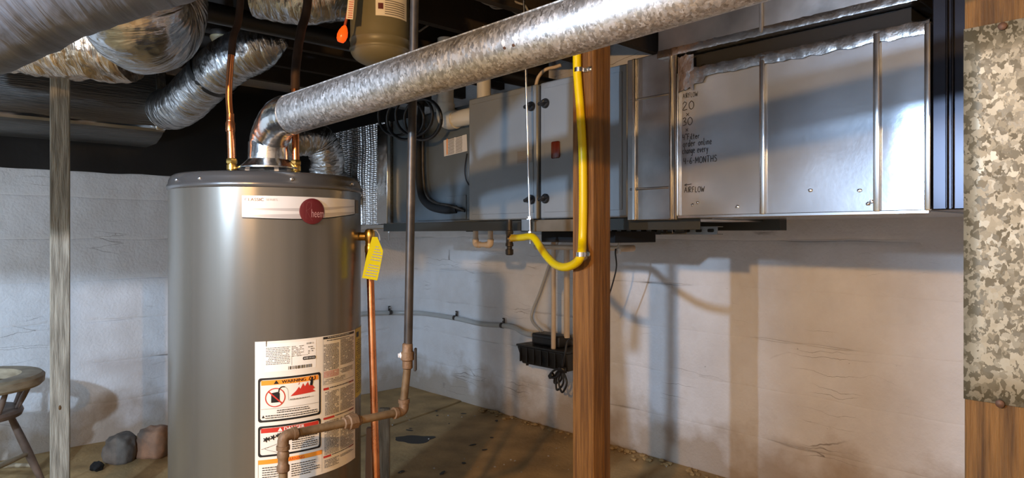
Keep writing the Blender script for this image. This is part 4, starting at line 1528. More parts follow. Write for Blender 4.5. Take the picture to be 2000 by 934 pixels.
# return plenum (filter rack side) with handwriting
YP = -1.085
px0, px1 = XY(1325, YP), XY(1817, YP)
PZ0, PZ1 = 1.259, 1.745
rp = thing('return_plenum', V((px0 + px1) / 2, -0.7, PZ0), 'bright galvanised return plenum with handwritten filter notes', 'duct')
b = MB(); b.box(px0, px1, YP + 0.004, -0.38, PZ0, PZ1)
build('duct_body', b, MT['galv'], rp)
seams = [XY(1491, YP), XY(1714, YP)]
edges = [px0, seams[0], seams[1], px1]
for i in range(3):
    b = MB()
    a, c = edges[i] + 0.003, edges[i + 1] - 0.003
    nx, nz = 60, 40
    rows = []
    for j in range(nz + 1):
        v = j / nz
        row = []
        for k in range(nx + 1):
            u = k / nx
            kk = math.sin(math.pi * u) * math.sin(math.pi * v)
            bul = (0.0004, -0.0012, 0.0018)[i] * kk + 0.0008 * noise.noise(V(u * 2.2 + i * 5, v * 2.2, 1)) * kk
            row.append(V(a + (c - a) * u, YP - bul, PZ0 + 0.004 + (PZ1 - PZ0 - 0.006) * v))
        rows.append(row)
    b.quadstrip(rows, False, False)
    build('panel', b, MT['galv'], rp)
for x, wd in ((seams[0], 0.009), (seams[1], 0.009), (px1 - 0.004, 0.008), (px0 + 0.002, 0.004)):
    b = MB(); b.box(x - wd, x + wd, YP - 0.011, YP + 0.003, PZ0 + 0.002, PZ1 - 0.004, 0.004, 2)
    build('cleat', b, MT['cleat'], rp)
b = MB(); b.box(px0, px1, YP - 0.006, YP + 0.003, PZ0 - 0.006, PZ0 + 0.005, 0.002)
build('bottom_hem', b, MT['cleat'], rp)
# crumpled foil tape on the top edge
b = MB()
n = 60
rows = []
xa = XY(1350, YP)
for j, (dz, dy) in enumerate(((0.012, 0.01), (0.004, -0.006), (-0.012, -0.009), (-0.030, -0.007))):
    rows.append([V(xa + (px1 - xa) * i / n, YP + dy - 0.004 * abs(noise.noise(V(i * 0.7, j, 1))), PZ1 + dz + 0.006 * noise.noise(V(i * 0.45, j * 0.8, 4)) - (0.02 if i < 5 else 0) * (j == 3)) for i in range(n + 1)])
b.quadstrip(rows, False, False)
build('foil_tape', b, MT['foil_tape'], rp)
b = MB()
rows = [[V(px0 + 0.003 + 0.06 * i / 8, YP - 0.008 - 0.004 * abs(noise.noise(V(i, j, 3))), PZ1 + 0.05 - 0.115 * j / 8 + 0.012 * noise.noise(V(i * .6, j * .6, 7))) for i in range(9)] for j in range(9)]
b.quadstrip(rows, False, False)
build('foil_tape', b, MT['foil_tape'], rp)
# dents along the bottom
for k, (dx, dy) in enumerate(((1352, 400), (1362, 396), (1440, 404), (1582, 372), (1678, 372), (1695, 398), (1702, 394))):
    q0 = PY(dx, dy, YP - 0.003)
    b = MB(); b.ball(q0, 0.006, 2, (1, 0.35, 0.8), 0.5, k)
    build('dent', b, MT['cleat'], rp)

# ---- marker handwriting: stroke letters
SG = {
    'A': [[(0, 0), (.35, 1), (.75, 0)], [(.12, .38), (.62, .42)]],
    'I': [[(.15, 0), (.18, 1)]],
    'R': [[(.08, 0), (.05, 1), (.5, .92), (.55, .65), (.08, .48), (.65, 0)]],
    'F': [[(.1, 0), (.08, 1), (.6, 1)], [(.08, .55), (.48, .58)]],
    'L': [[(.1, 1), (.08, 0), (.55, .04)]],
    'O': [[(.4, 1), (.08, .75), (.08, .2), (.4, 0), (.7, .25), (.68, .75), (.4, 1)]],
    'W': [[(0, 1), (.22, 0), (.45, .7), (.65, 0), (.95, 1)]],
    'M': [[(.05, 0), (.1, 1), (.4, .3), (.75, 1), (.8, 0)]],
    'N': [[(.08, 0), (.1, 1), (.6, .02), (.68, 1)]],
    'T': [[(0, 1), (.7, 1)], [(.36, 1), (.34, 0)]],
    'H': [[(.08, 1), (.08, 0)], [(.65, 1.05), (.62, 0)], [(.08, .5), (.64, .55)]],
    'S': [[(.6, .9), (.3, 1), (.08, .75), (.55, .4), (.5, .08), (.05, .05)]],
    '2': [[(.05, .75), (.3, 1), (.58, .75), (.05, .04), (.7, .06)]],
    '0': [[(.4, 1), (.08, .7), (.12, .2), (.42, 0), (.72, .3), (.68, .75), (.4, 1)]],
    '3': [[(.05, .9), (.4, 1), (.5, .75), (.22, .52), (.55, .4), (.5, .1), (.05, .02)]],
    '4': [[(.1, 1), (.05, .45), (.65, .5)], [(.52, .95), (.48, 0)]],
    '6': [[(.5, 1), (.12, .5), (.15, .1), (.45, .02), (.58, .25), (.35, .45), (.12, .3)]],
    '-': [[(.05, .45), (.45, .48)]],
    '"': [[(.1, 1.1), (.08, .85)], [(.28, 1.1), (.26, .85)]],
    'x': [[(.05, .6), (.5, 0)], [(.5, .6), (.05, 0)]],
    'i': [[(.12, .55), (.12, 0)], [(.12, .75), (.14, .8)]],
    'l': [[(.1, 1), (.12, 0), (.25, .05)]],
    't': [[(.2, .9), (.2, .08), (.38, .02)], [(0, .6), (.42, .62)]],
    'e': [[(.05, .3), (.45, .34), (.3, .58), (.06, .35), (.18, .02), (.48, .08)]],
    'r': [[(.08, .55), (.1, 0)], [(.1, .35), (.25, .55), (.42, .5)]],
    'o': [[(.3, .55), (.05, .35), (.12, .05), (.38, .05), (.45, .4), (.3, .55)]],
    'd': [[(.42, .45), (.15, .5), (.05, .2), (.22, .0), (.42, .2)], [(.45, 1), (.42, 0)]],
    'n': [[(.05, .55), (.07, 0)], [(.07, .35), (.28, .55), (.4, .4), (.42, 0)]],
    'c': [[(.42, .5), (.2, .55), (.05, .3), (.15, .02), (.42, .05)]],
    'h': [[(.06, 1), (.08, 0)], [(.08, .35), (.28, .55), (.4, .35), (.42, 0)]],
    'a': [[(.4, .45), (.15, .5), (.05, .2), (.2, 0), (.4, .25)], [(.42, .55), (.44, 0)]],
    'g': [[(.4, .45), (.15, .5), (.06, .25), (.2, .05), (.4, .25)], [(.42, .55), (.4, -.3), (.1, -.32)]],
    'v': [[(.03, .55), (.2, 0), (.42, .55)]],
    'y': [[(.05, .55), (.22, .08)], [(.45, .55), (.1, -.38)]],
    '<': [[(.32, .62), (.0, .38), (.3, .1)], [(.0, .38), (.95, .5)]],
}
def pan_bulge(x, z):
    a_, c_ = edges[0] + 0.003, edges[1] - 0.003
    u = (x - a_) / (c_ - a_)
    v = (z - PZ0 - 0.004) / (PZ1 - PZ0 - 0.006)
    k = max(0, math.sin(math.pi * u)) * max(0, math.sin(math.pi * v))
    return 0.0004 * k + 0.0008 * noise.noise(V(u * 2.2, v * 2.2, 1)) * k




def handwrite(txt, pxl, pxr, py_base, hpx, wd=0.0022):
    wr = MB()
    a, c = PY(pxl, py_base, YP), PY(pxr, py_base, YP)
    base = a.z
    hgt = PY(pxl, py_base - hpx, YP).z - base
    adv = []
    x = 0
    for ch in txt:
        g = SG.get(ch)
        wdt = max([q[0] for st_ in g for q in st_]) if g else 0.35
        adv.append(x)
        x += wdt + 0.2
    k = (c.x - a.x) / max(0.3, x - 0.2)
    for ch, xo in zip(txt, adv):
        for st_ in SG.get(ch, []):
            pts = [((q[0] + xo) * k + random.uniform(-.01, .01) * k, q[1] * hgt) for q in st_]
            if len(pts) > 2 and ch not in 'AFLWMNTH4<':
                pts = cat2(pts, 4)
            put = lambda u, v: V(a.x + u, YP - pan_bulge(a.x + u, base + v) - 0.0006, base + v)
            if ch in 'AFLWMNTH4<':
                for p_, q_ in zip(pts, pts[1:]):
                    ribbon(wr, [p_, q_], wd, put)
            else:
                ribbon(wr, pts, wd, put)
    build('handwritten_line', wr, MT['ink'], rp, recalc=False)


handwrite('<', 1335, 1351, 179, 9)
handwrite('AIRFLOW', 1334, 1363, 192.5, 9, 0.0018)
handwrite('20', 1333, 1355, 216, 16, 0.0026)
handwrite('x', 1340, 1346, 227, 9)
handwrite('30', 1333, 1352, 246, 15, 0.0026)
handwrite('x', 1339, 1344, 257, 9)
handwrite('4"Filter', 1333, 1366, 274, 11)
handwrite('order online', 1334, 1390, 287.5, 13)
handwrite('change every', 1333, 1383, 301, 13)
handwrite('4-6-MONTHS', 1335, 1400, 321, 12, 0.0024)
handwrite('<', 1337, 1351, 365, 9)
handwrite('AIRFLOW', 1337, 1376, 376.5, 10.5, 0.0023)

# upper trunk duct above plenum
ux0, ux1 = XY(1285, -1.10), XY(1793, -1.10)
ut = thing('trunk_duct', V((ux0 + ux1) / 2, -0.7, 1.80), 'brownish sheet metal trunk duct running above the return plenum', 'duct')
b = MB(); b.box(ux0, ux1, -1.10, -0.42, 1.805, 2.165)
build('duct_body', b, MT['galv_dull'], ut, bevel=0.003)
x = XY(1488, -1.10)
b = MB(); b.box(x - 0.006, x + 0.006, -1.108, -1.1005, 1.808, 2.16, 0.003)
build('cleat', b, MT['galv_dull'], ut)
b = MB()
n = 70
rows = [[V(ux0 + (ux1 - ux0) * i / n, -1.102 - dy, 1.805 + dz + 0.003 * noise.noise(V(i * .6, j, 2))) for i in range(n + 1)] for j, (dz, dy) in enumerate(((0.022, 0.001), (0.004, 0.004), (-0.004, 0.003), (-0.004, -0.02)))]
b.quadstrip(rows, False, False)
build('edge_tape', b, MT['foil_tape'], ut)
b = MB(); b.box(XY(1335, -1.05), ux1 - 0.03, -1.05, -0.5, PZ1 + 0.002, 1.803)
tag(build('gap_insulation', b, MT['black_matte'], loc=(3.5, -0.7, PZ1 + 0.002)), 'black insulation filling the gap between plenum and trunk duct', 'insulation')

# dark return drop at far right
rd = thing('return_drop', V(4.1, -0.7, 1.262), 'glossy vertical return duct right of the bright plenum, dark reflections put into its colour', 'duct')
rx0, rx1 = XY(1821, -1.09), XY(1821, -1.09) + 0.42
b = MB(); b.box(rx0, rx1, -1.092, -0.38, 1.262, 2.168)
build('duct_body', b, MT['steel_dark_reflection'], rd, bevel=0.003)
x = XY(1854, -1.10)
for dx in (-0.006, 0.006):
    b = MB(); b.box(x + dx - 0.003, x + dx + 0.003, -1.10, -1.0925, 1.264, 2.16, 0.0025)
    build('standing_seam', b, MT['steel_dark_reflection'], rd)

# ---- rails, strut and drain box below
sup = thing('support_rail', V(2.2, -1.03, 1.22), 'long dark steel rail carrying the furnace and coil cabinet', 'rail')
ra, rb = XY(752, -1.03), XY(1370, -1.03)
b = MB()
b.box(ra, rb, -1.04, -1.034, 1.216, 1.2595)
b.box(ra, rb, -1.034, -0.96, 1.253, 1.2595)
build('angle_iron', b, MT['rail'], sup, bevel=0.0015)
b = MB(); b.box(ra, rb, -0.46, -0.40, 1.216, 1.2595)
build('back_rail', b, MT['rail'], sup)
bx0, bx1 = XY(1021, -1.09), XY(1150, -1.09)
br = thing('strut_channel', V(bx0, -1.09, 1.214), 'short brownish channel hung by the threaded rod under the furnace', 'rail')
b = MB(); b.box(bx0 + 0.05, bx1, -1.085, -1.045, 1.212, 1.2595)
build('channel', b, MT['rail_brown'], br, bevel=0.002)
b = MB()
b.box(bx0, bx0 + 0.05, -1.10, -1.096, 1.212, 1.262); b.box(bx0, bx0 + 0.003, -1.10, -1.045, 1.212, 1.262); b.box(bx0, bx0 + 0.05, -1.10, -1.045, 1.212, 1.215)
build('bracket', b, MT['galv_dull'], br)
rod_t = P(1023, 0, 2.70); rod_b = P(1036, 476, 2.735)
rt = rod_t + (rod_t - rod_b) * ((JOIST_Z + 0.001 - rod_t.z) / (rod_t.z - rod_b.z))
tr_ = thing('threaded_rod', rod_b, 'bright threaded rod hanging in front of the left furnace door', 'rod')
b = MB(); b.tube([rt, rod_b], 0.0046, 10)
build('rod', b, MT['cleat'], tr_)
for zz in (1.206, 1.266):
    t_ = (zz - rod_b.z) / (rt.z - rod_b.z)
    q0 = rod_b + (rt - rod_b) * t_
    b = MB(); b.lathe(q0, [(0.016, -0.0055), (0.016, -0.004), (0.009, -0.004), (0.009, 0.006), (0, 0.006)], 6)
    build('nut', b, MT['cleat'], tr_)
q0 = PY(760, 452, -0.5)
t2 = thing('threaded_rod', V(q0.x, q0.y, q0.z), 'short threaded rod end with nut below the left end of the rail', 'rod')
b = MB(); b.tube([V(q0.x, q0.y, 1.24), V(q0.x, q0.y, PY(760, 470, -0.5).z)], 0.004, 8)
build('rod', b, MT['galv_dull'], t2)
b = MB(); b.lathe(V(q0.x, q0.y, 1.212), [(0.012, 0.0), (0.012, 0.002), (0.007, 0.002), (0.007, 0.009), (0, 0.009)], 6)
build('nut', b, MT['cleat'], t2)

ss = thing('slotted_strut', V(2.5, -0.55, 1.19), 'slotted galvanised strut under the transition duct', 'rail')
x0_, x1_ = XY(935, -0.56), XY(1405, -0.56)
b = MB()
ZS0, ZS1 = 1.200, 1.232
b.box(x0_, x1_, -0.575, -0.571, ZS0, ZS1)
b.box(x0_, x1_, -0.575, -0.53, ZS1 - 0.002, ZS1 + 0.001)
b.box(x0_, x1_, -0.575, -0.53, ZS0 - 0.001, ZS0 + 0.002)
build('channel', b, MT['galv_dull'], ss, bevel=0.001)
for i in range(14):
    x = x1_ - 0.03 - i * 0.055
    b = MB(); b.box(x - 0.013, x + 0.013, -0.5762, -0.5745, ZS0 + 0.009, ZS1 - 0.009, 0.0045, 2)
    build('slot', b, MT['ink'], ss)
b = MB()
for px in (1292, 1318):
    x = XY(px, -0.58)
    b.box(x - 0.004, x + 0.055, -0.5785, -0.5763, ZS0 + 0.002, ZS1 - 0.002, 0.001)
build('bright_plate', b, MT['cleat'], ss)
for px in (1298, 1338):
    x = XY(px, -0.58)
    b = MB(); b.lathe(V(x + 0.004, -0.5786, (ZS0 + ZS1) / 2), [(0.009, 0), (0.009, 0.004), (0, 0.005)], 6, V(0, -1, 0))
    build('bolt', b, MT['iron_dark'], ss)

b = MB(); b.box(XY(1057, -0.9), XY(1281, -0.62), -0.9, -0.62, 1.166, 1.213)
tag(build('drain_box', b, MT['black_matte'], loc=(2.5, -0.8, 1.166), bevel=0.003), 'black insulated drain box slung under the furnace', 'box')

# ---- PVC intake, exhaust
pv = thing('vent_elbow', PY(868, 238, -1.0), 'white plastic vent elbow entering the left side of the furnace', 'pipe')
e0, e1, e2 = PY(864, 150, -1.02), PY(864, 236, -1.02), V(fx0 + 0.01, -1.02 + 0.0, PY(864, 236, -1.02).z)
e1 = V(e1.x, -1.0, e1.z); e0 = V(e1.x, -1.0, JOIST_Z + 0.001); e2 = V(fx0 + 0.0, -1.0, e1.z)
b = MB(); b.tube([e0, e1 + V(0, 0, 0.06)], 0.040, 28)
build('pipe_section', b, MT['pvc'], pv)
b = MB(); b.tube(arc_path([e1 + V(0, 0, 0.085), e1, e1 + V(0.085, 0, 0)], 0.07, 10), 0.0455, 28)
build('elbow', b, MT['pvc'], pv)
b = MB(); b.tube([e1 + V(0.07, 0, 0), e2], 0.040, 28)
build('pipe_section', b, MT['pvc'], pv)
b = MB(); b.box(e2.x - 0.055, e2.x - 0.006, -0.985, -0.964, e1.z - 0.075, e1.z - 0.04, 0.002)
build('bracket', b, MT['white'], pv)
q0 = PY(945, 182, -0.85)
b = MB(); b.tube([V(q0.x, -0.85, FZ1 + 0.0), V(q0.x, -0.85, JOIST_Z + 0.001)], 0.035, 24)
b.tube([V(q0.x, -0.85, FZ1), V(q0.x, -0.85, FZ1 + 0.05)], 0.041, 24)
tag(build('vent_stub', b, MT['pvc'], loc=(q0.x, -0.85, FZ1)), 'white plastic vent pipe standing on top of the furnace', 'pipe')

# condensate trap
ct = thing('condensate_trap', PY(943, 485, -0.8), 'tan plastic pipe trap below the coil cabinet', 'pipe')
a_, c_ = PY(929, 478, -0.8), PY(958, 478, -0.8)
b = MB(); b.tube(arc_path([V(a_.x, -0.8, 1.262), V(a_.x, -0.8, a_.z), V(c_.x, -0.8, a_.z), V(c_.x, -0.8, 1.262)], 0.02, 6), 0.0135, 18)
build('trap_pipe', b, MT['cpvc'], ct)
for q0 in (a_, c_):
    b = MB(); b.tube(arc_path([V(q0.x, -0.8, a_.z + 0.03), V(q0.x, -0.8, a_.z), V((a_.x + c_.x) / 2 + (q0.x - (a_.x + c_.x) / 2) * 0.45, -0.8, a_.z)], 0.02, 6), 0.0168, 18)
    build('elbow', b, MT['cpvc'], ct)

# tan drain pipes down to pump
YD = -0.180
dt = thing('drain_pipe', PY(1081, 690, YD), 'tan plastic drain pipe with a level run and drops into the pump', 'pipe')
zrun = PY(1090, 483, -0.30).z
xa, xb = XY(1045, -0.30), XY(1222, -0.30)
b = MB(); b.tube([V(xa, -0.30, zrun), V(xb, -0.30, zrun)], 0.0135, 18)
build('pipe_section', b, MT['cpvc'], dt)
for x in (xa, xb):
    b = MB(); b.tube(arc_path([V(x + (0.05 if x == xa else -0.05), -0.30, zrun), V(x, -0.30, zrun), V(x, -0.24, zrun + 0.0)], 0.02, 6), 0.0172, 18)
    build('elbow', b, MT['cpvc'], dt)
q0 = PY(1081, 684, YD); q1 = PY(1081, 450, YD)
b = MB(); b.tube([q0, V(q0.x, YD, 1.2)], 0.0138, 18)
build('pipe_section', b, MT['cpvc'], dt)
qq = PY(1078, 462, YD)
b = MB(); b.tube([V(q0.x, YD, qq.z - 0.03), V(q0.x, YD, 1.24)], 0.018, 18)
build('coupling', b, MT['cpvc'], dt)
q0 = PY(1107, 660, -0.10)
b = MB(); b.tube([q0, V(q0.x, -0.10, zrun)], 0.0175, 18)
build('pipe_section', b, MT['cpvc'], dt)

# condensate pump on wall
PC = PY(1061, 700, -0.20)
pu = thing('condensate_pump', V(PC.x, -0.12, PC.z), 'black condensate pump mounted low on the white wall', 'pump')
px_a, px_b = XY(1013, -0.20), XY(1110, -0.20)
zt, zb = PY(1060, 683, -0.20).z, PY(1060, 718, -0.20).z
b = MB()
def frus(x0, x1, y0, y1, z0, x2, x3, y2, y3, z1):
    lo = [V(x0, y0, z0), V(x1, y0, z0), V(x1, y1, z0), V(x0, y1, z0)]
    hi = [V(x2, y2, z1), V(x3, y2, z1), V(x3, y3, z1), V(x2, y3, z1)]
    b.quadstrip([lo, hi], True, True)
frus(px_a + 0.025, px_b - 0.012, -0.195, -0.03, zb, px_a, px_b, -0.215, -0.02, zt)
build('tank', b, MT['black'], pu, bevel=0.006)
b = MB(); b.box(px_a - 0.004, px_b + 0.004, -0.219, -0.016, zt + 0.0005, zt + 0.012)
build('rim', b, MT['black'], pu, bevel=0.003)
for k in range(7):
    x = px_a + 0.03 + k * (px_b - px_a - 0.06) / 6
    b = MB(); b.box(x - 0.003, x + 0.003, -0.218, -0.205, zb + 0.015, zt - 0.004)
    build('rib', b, MT['black'], pu)
mx0, mx1 = XY(1031, -0.19), XY(1086, -0.19)
mz = PY(1060, 655, -0.19).z
b = MB(); b.box(mx0, mx1, -0.162, -0.05, zt + 0.0125, mz, 0.012, 3)
build('motor_cover', b, MT['black'], pu)
b = MB(); b.box(mx0 + 0.02, mx1 - 0.06, -0.1655, -0.160, zt + 0.025, mz - 0.022, 0.003)
build('vent_recess', b, MT['ink'], pu)
for x in (px_a + 0.045, px_b - 0.05):
    b = MB(); b.lathe(V(x, -0.17, zb - 0.014), [(0.008, 0.0), (0.010, 0.014)], 12)
    build('foot', b, MT['black'], pu)
b = MB(); b.tube([V(mx0 + 0.012, -0.13, mz - 0.02), V(mx0 - 0.012, -0.135, mz - 0.018)], 0.006, 10)
build('hose_barb', b, MT['black'], pu)
# bundled power cord hanging under pump
pc = thing('power_cord', PY(1097, 735, -0.22), 'bundled black cord hanging from the pump corner', 'cord')
loops = []
c0_ = PY(1098, 722, -0.225)
b = MB()
pth = [PY(1117, 660, -0.2), PY(1108, 668, -0.21), PY(1104, 690, -0.225), c0_]
b.tube(catmull(pth, 8), 0.006, 10)
build('lead', b, MT['black'], pc)
b = MB()
for k, (dx, dz, sp_) in enumerate(((-0.06, -0.085, 0.03), (-0.035, -0.12, 0.035), (0.01, -0.125, 0.04), (-0.085, -0.05, 0.025))):
    tip = c0_ + V(dx, -0.006 * k, dz)
    sd = V(-dz, 0, dx).normalized() * sp_
    b.tube(catmull([c0_, c0_ + (tip - c0_) * 0.55 + sd * 0.9, tip, c0_ + (tip - c0_) * 0.5 - sd * 0.7, c0_ + V(0.004, -0.004, 0.004)], 8), 0.0062, 10)
build('loop', b, MT['black'], pc)
b = MB(); b.ball(c0_, 0.022, 2, (1.2, 0.8, 1), 0.4, 2)
build('knot', b, MT['black'], pc)
b = MB(); b.obox(c0_ + V(-0.075, -0.01, -0.045), V(.8, 0, .6), V(0, 1, 0), V(-.6, 0, .8), 0.02, 0.011, 0.012, 0.004)
build('plug', b, MT['black'], pc)

# clear vinyl discharge tubing along the wall
vt = [PX(x, y, 0.036) for x, y in ((640, 622), (708, 613), (750, 611), (778, 611))] + [PY(x, y, -0.036) for x, y in ((822, 612), (890, 622), (940, 633), (982, 636), (1005, 640))] + [PY(1022, 650, -0.07), V(mx0 - 0.010, -0.134, mz - 0.018)]
b = MB(); b.tube(catmull(vt, 8), 0.0165, 14)
tag(build('vinyl_tube', b, MT['vinyl'], loc=vt[3]), 'clear vinyl tube sagging along the white wall to the pump', 'tube')
vt2 = [V(mx0 + 0.03, -0.10, mz - 0.002), PY(1038, 620, -0.05), PY(1055, 570, -0.03), PY(1072, 520, -0.03), PY(1086, 480, -0.05), PY(1092, 462, -0.12)]
b = MB(); b.tube(catmull(vt2, 8), 0.009, 12)
tag(build('vinyl_tube', b, MT['vinyl'], loc=vt2[2]), 'thinner clear tube rising from the pump behind the tan pipes', 'tube')
for k, (px, py) in enumerate(((762, 610.5), (889, 621), (981, 636))):
    q0 = PX(px, py, 0.036) if k == 0 else PY(px, py, -0.036)
    u_, n_ = (V(0, 1, 0), V(1, 0, 0)) if k == 0 else (V(1, 0, 0), V(0, -1, 0))
    t_ = thing('pipe_clamp', q0, ['clamp holding the vinyl tube nearest the iron gas pipe', 'middle clamp of three holding the vinyl tube to the wall', 'clamp holding the vinyl tube nearest the pump'][k], 'clamp', 'tube clamps on the wall')
    b = MB()
    b.tube([q0 - u_ * 0.011, q0 + u_ * 0.011], 0.0185, 16)
    build('strap', b, MT['iron_dark'], t_)
    b = MB(); b.obox(q0 + V(0, 0, 0.031) - n_ * 0.012, u_, n_, V(0, 0, 1), 0.009, 0.005, 0.018, 0.002)
    build('tab', b, MT['iron_dark'], t_)
    b = MB(); b.lathe(q0 + V(0, 0, 0.036) - n_ * 0.007, [(0.006, 0), (0.005, 0.004), (0, 0.005)], 8, n_)
    build('screw', b, MT['screw'], t_)

# drip leg + yellow hose
DL = P(995, 466, 2.83)
dl = thing('drip_leg', DL, 'black iron drip leg hanging below the furnace door', 'pipe')
b = MB(); b.tube([V(DL.x, DL.y, 1.262), V(DL.x, DL.y, PY(995, 498, DL.y).z + 0.0)], 0.0118, 16)
build('pipe_section', b, MT['iron_dark'], dl)
b = MB(); b.lathe(DL, [(0.0118, 0.034), (0.0165, 0.032), (0.0165, 0.022), (0.0145, 0.018), (0.0145, -0.018), (0.0165, -0.022), (0.0165, -0.032), (0.0118, -0.034)], 18)
td = (P(1020, 463, 2.70) - DL).normalized()
b.tube([DL, DL + td * 0.03], 0.0155, 16)
build('tee', b, MT['iron_dark'], dl)
zc = P(995, 492, 2.83).z
b = MB(); b.lathe(V(DL.x, DL.y, zc), [(0.0118, 0.012), (0.0165, 0.010), (0.0165, -0.010), (0.012, -0.014), (0, -0.014)], 18)
build('cap', b, MT['iron_dark'], dl)

# timber post (two planks nailed together)
PX1, PY0 = 3.043, -1.375
po = thing('timber_post', V(PX1 - 0.045, PY0 + 0.045, 0), 'orange brown timber post with the yellow hose clamped to it', 'post')
b = MB(); b.box(PX1 - 0.089, PX1, PY0, PY0 + 0.0505, 0.0, JOIST_Z - 0.0)
build('plank', b, MT['fir'], po, bevel=0.003)
b = MB(); b.box(PX1 - 0.088, PX1 - 0.0015, PY0 + 0.0515, PY0 + 0.089, 0.0, JOIST_Z - 0.0)
build('plank', b, MT['fir_dark'], po, bevel=0.003)

HRr = 0.0142
hy = PY0 - HRr - 0.001
hx = lambda px: XY(px, hy)
hose = [V(hx(1126), hy, JOIST_Z), PY(1127, 110, hy), PY(1129, 160, hy), PY(1133, 210, hy), PY(1138, 300, hy), PY(1139, 400, hy), PY(1137.5, 470, hy), P(1135, 497, 2.13), P(1126, 513, 2.16), P(1105, 522, 2.24),
        P(1085, 517, 2.34), P(1068, 501, 2.44), P(1056, 484, 2.52), P(1045, 467, 2.58), P(1036, 462, 2.62), P(1020, 464, 2.70), DL + td * 0.028]
hs_t = thing('gas_hose', PY(1139, 300, hy), 'bright yellow flexible gas hose looping off the timber post', 'hose')
pth = catmull(hose, 10)
# resample evenly so that the corrugation is regular
def resample(pts, step):
    out = [pts[0]]
    acc = 0
    for a, c in zip(pts, pts[1:]):
        seg = (c - a).length
        while acc + seg >= step:
            t = (step - acc) / seg
            a = a + (c - a) * t
            seg = (c - a).length
            acc = 0
            out.append(a)
        acc += seg
    return out
pth = resample(pth, 0.004)
b = MB(); b.tube(pth, [HRr * (1.0 if i % 2 else 0.965) for i in range(len(pth))], 18)
build('corrugated_hose', b, MT['yellow_hose'], hs_t)
b = MB(); b.tube([DL + td * 0.018, DL + td * 0.04], 0.0175, 6)
build('end_fitting', b, MT['brass'], hs_t)
for k, (px, py) in enumerate(((1131, 137), (1137, 499))):
    q0 = PY(px, py, hy) if k == 0 else P(1135, 497, 2.13)
    t_ = thing('pipe_clamp', q0, ['upper metal clamp fixing the yellow hose to the post', 'lower metal clamp fixing the yellow hose to the post'][k], 'clamp', 'hose clamps on the post')
    b = MB(); b.tube([q0 + V(0, 0, -0.007), q0 + V(0, 0, 0.007)], HRr + 0.0022, 20)
    build('strap', b, MT['cleat'], t_)
    sx = 1 if k == 0 else -1
    b = MB(); b.box(q0.x + sx * 0.012, q0.x + sx * 0.042, PY0 - 0.004, PY0 - 0.0005, q0.z - 0.008, q0.z + 0.008, 0.001)
    build('ear', b, MT['cleat'], t_)
    b = MB(); b.lathe(V(q0.x + sx * 0.031, PY0 - 0.004, q0.z), [(0.006, 0), (0.005, 0.004), (0, 0.005)], 10, V(0, -1, 0))
    build('screw', b, MT['screw'], t_)

# thin black cable + white clip right of the post
wx = PY(1205, 491, -0.45)
wc = thing('thin_cable', wx, 'thin black cable hanging from a white clip right of the post', 'cable')
b = MB(); b.tube(catmull([wx + V(0, -0.01, 0.012), wx + V(0.0, -0.012, -0.01), PY(1204, 520, -0.44), PY(1199, 545, -0.43), PY(1190, 575, -0.42), PY(1180, 600, -0.42)], 8), 0.0038, 10)
build('wire', b, MT['black'], wc)
b = MB(); b.box(wx.x - 0.006, wx.x + 0.022, -0.455, -0.445, wx.z - 0.014, wx.z + 0.014, 0.002)
build('clip', b, MT['white'], wc)
b = MB(); b.tube(catmull([PY(1208, 480, -0.45), PY(1210, 462, -0.48), PY(1218, 450, -0.5), V(XY(1222, -.5), -0.5, 1.262)], 8), 0.0042, 10)
b.tube([wx + V(0.004, 0, 0.013), PY(1208, 480, -0.45)], 0.0042, 10)
build('wire', b, MT['vinyl'], wc)

# black refrigerant lines on the coil cabinet
rl = thing('refrigerant_line', PY(830, 400, YC - 0.05), 'black insulated line curving down the coil cabinet', 'pipe')
yl = YC - 0.045
b = MB(); b.tube(catmull([PY(892, 409, YC - 0.02), PY(868, 410, yl), PY(842, 404, yl), PY(825, 386, yl), PY(819, 350, yl), PY(818, 300, yl), PY(818, 250, yl), PY(822, 215, yl), V(XY(826, yl), yl, JOIST_Z + 0.001)], 8), 0.019, 16)
build('insulated_tube', b, MT['black_matte'], rl)
b = MB(); b.tube(catmull([PY(908, 412, YC - 0.02), PY(880, 402, yl), PY(850, 396, yl + 0.01), PY(833, 380, yl), PY(827, 345, yl), PY(826, 290, yl), PY(828, 230, yl)], 8), 0.0075, 12)
build('liquid_line', b, MT['iron_dark'], rl)
b = MB(); b.tube([PY(890, 409, YC - 0.02), PY(903, 409, YC - 0.015)], 0.011, 12)
build('stub', b, MT['black'], rl)
hl = thing('hose_coil', PY(795, 240, YC - 0.12), 'coil of black hose hanging above the foil plenum', 'hose')
for k in range(4):
    cpx, cpy = 775 + k * 17, 225 + (k % 2) * 8
    pts = []
    for i in range(33):
        a = 2 * math.pi * i / 32
        pts.append(PY(cpx + 36 * math.cos(a), cpy + 40 * math.sin(a), YC - 0.09 - 0.02 * k + 0.02 * math.sin(a)))
    b = MB(); b.tube(pts, 0.0085, 10, caps=False)
    build('loop', b, MT['black'], hl)
b = MB(); b.tube(catmull([PY(912, 300, YC - 0.02), PY(908, 330, YC - 0.03), PY(910, 350, YC - 0.03), PY(916, 362, YC - 0.02)], 6), 0.0035, 8)
tag(build('thin_cable', b, MT['black'], loc=PY(910, 340, YC - 0.03)), 'short black wire looping out of the coil cabinet beside its white label', 'cable')

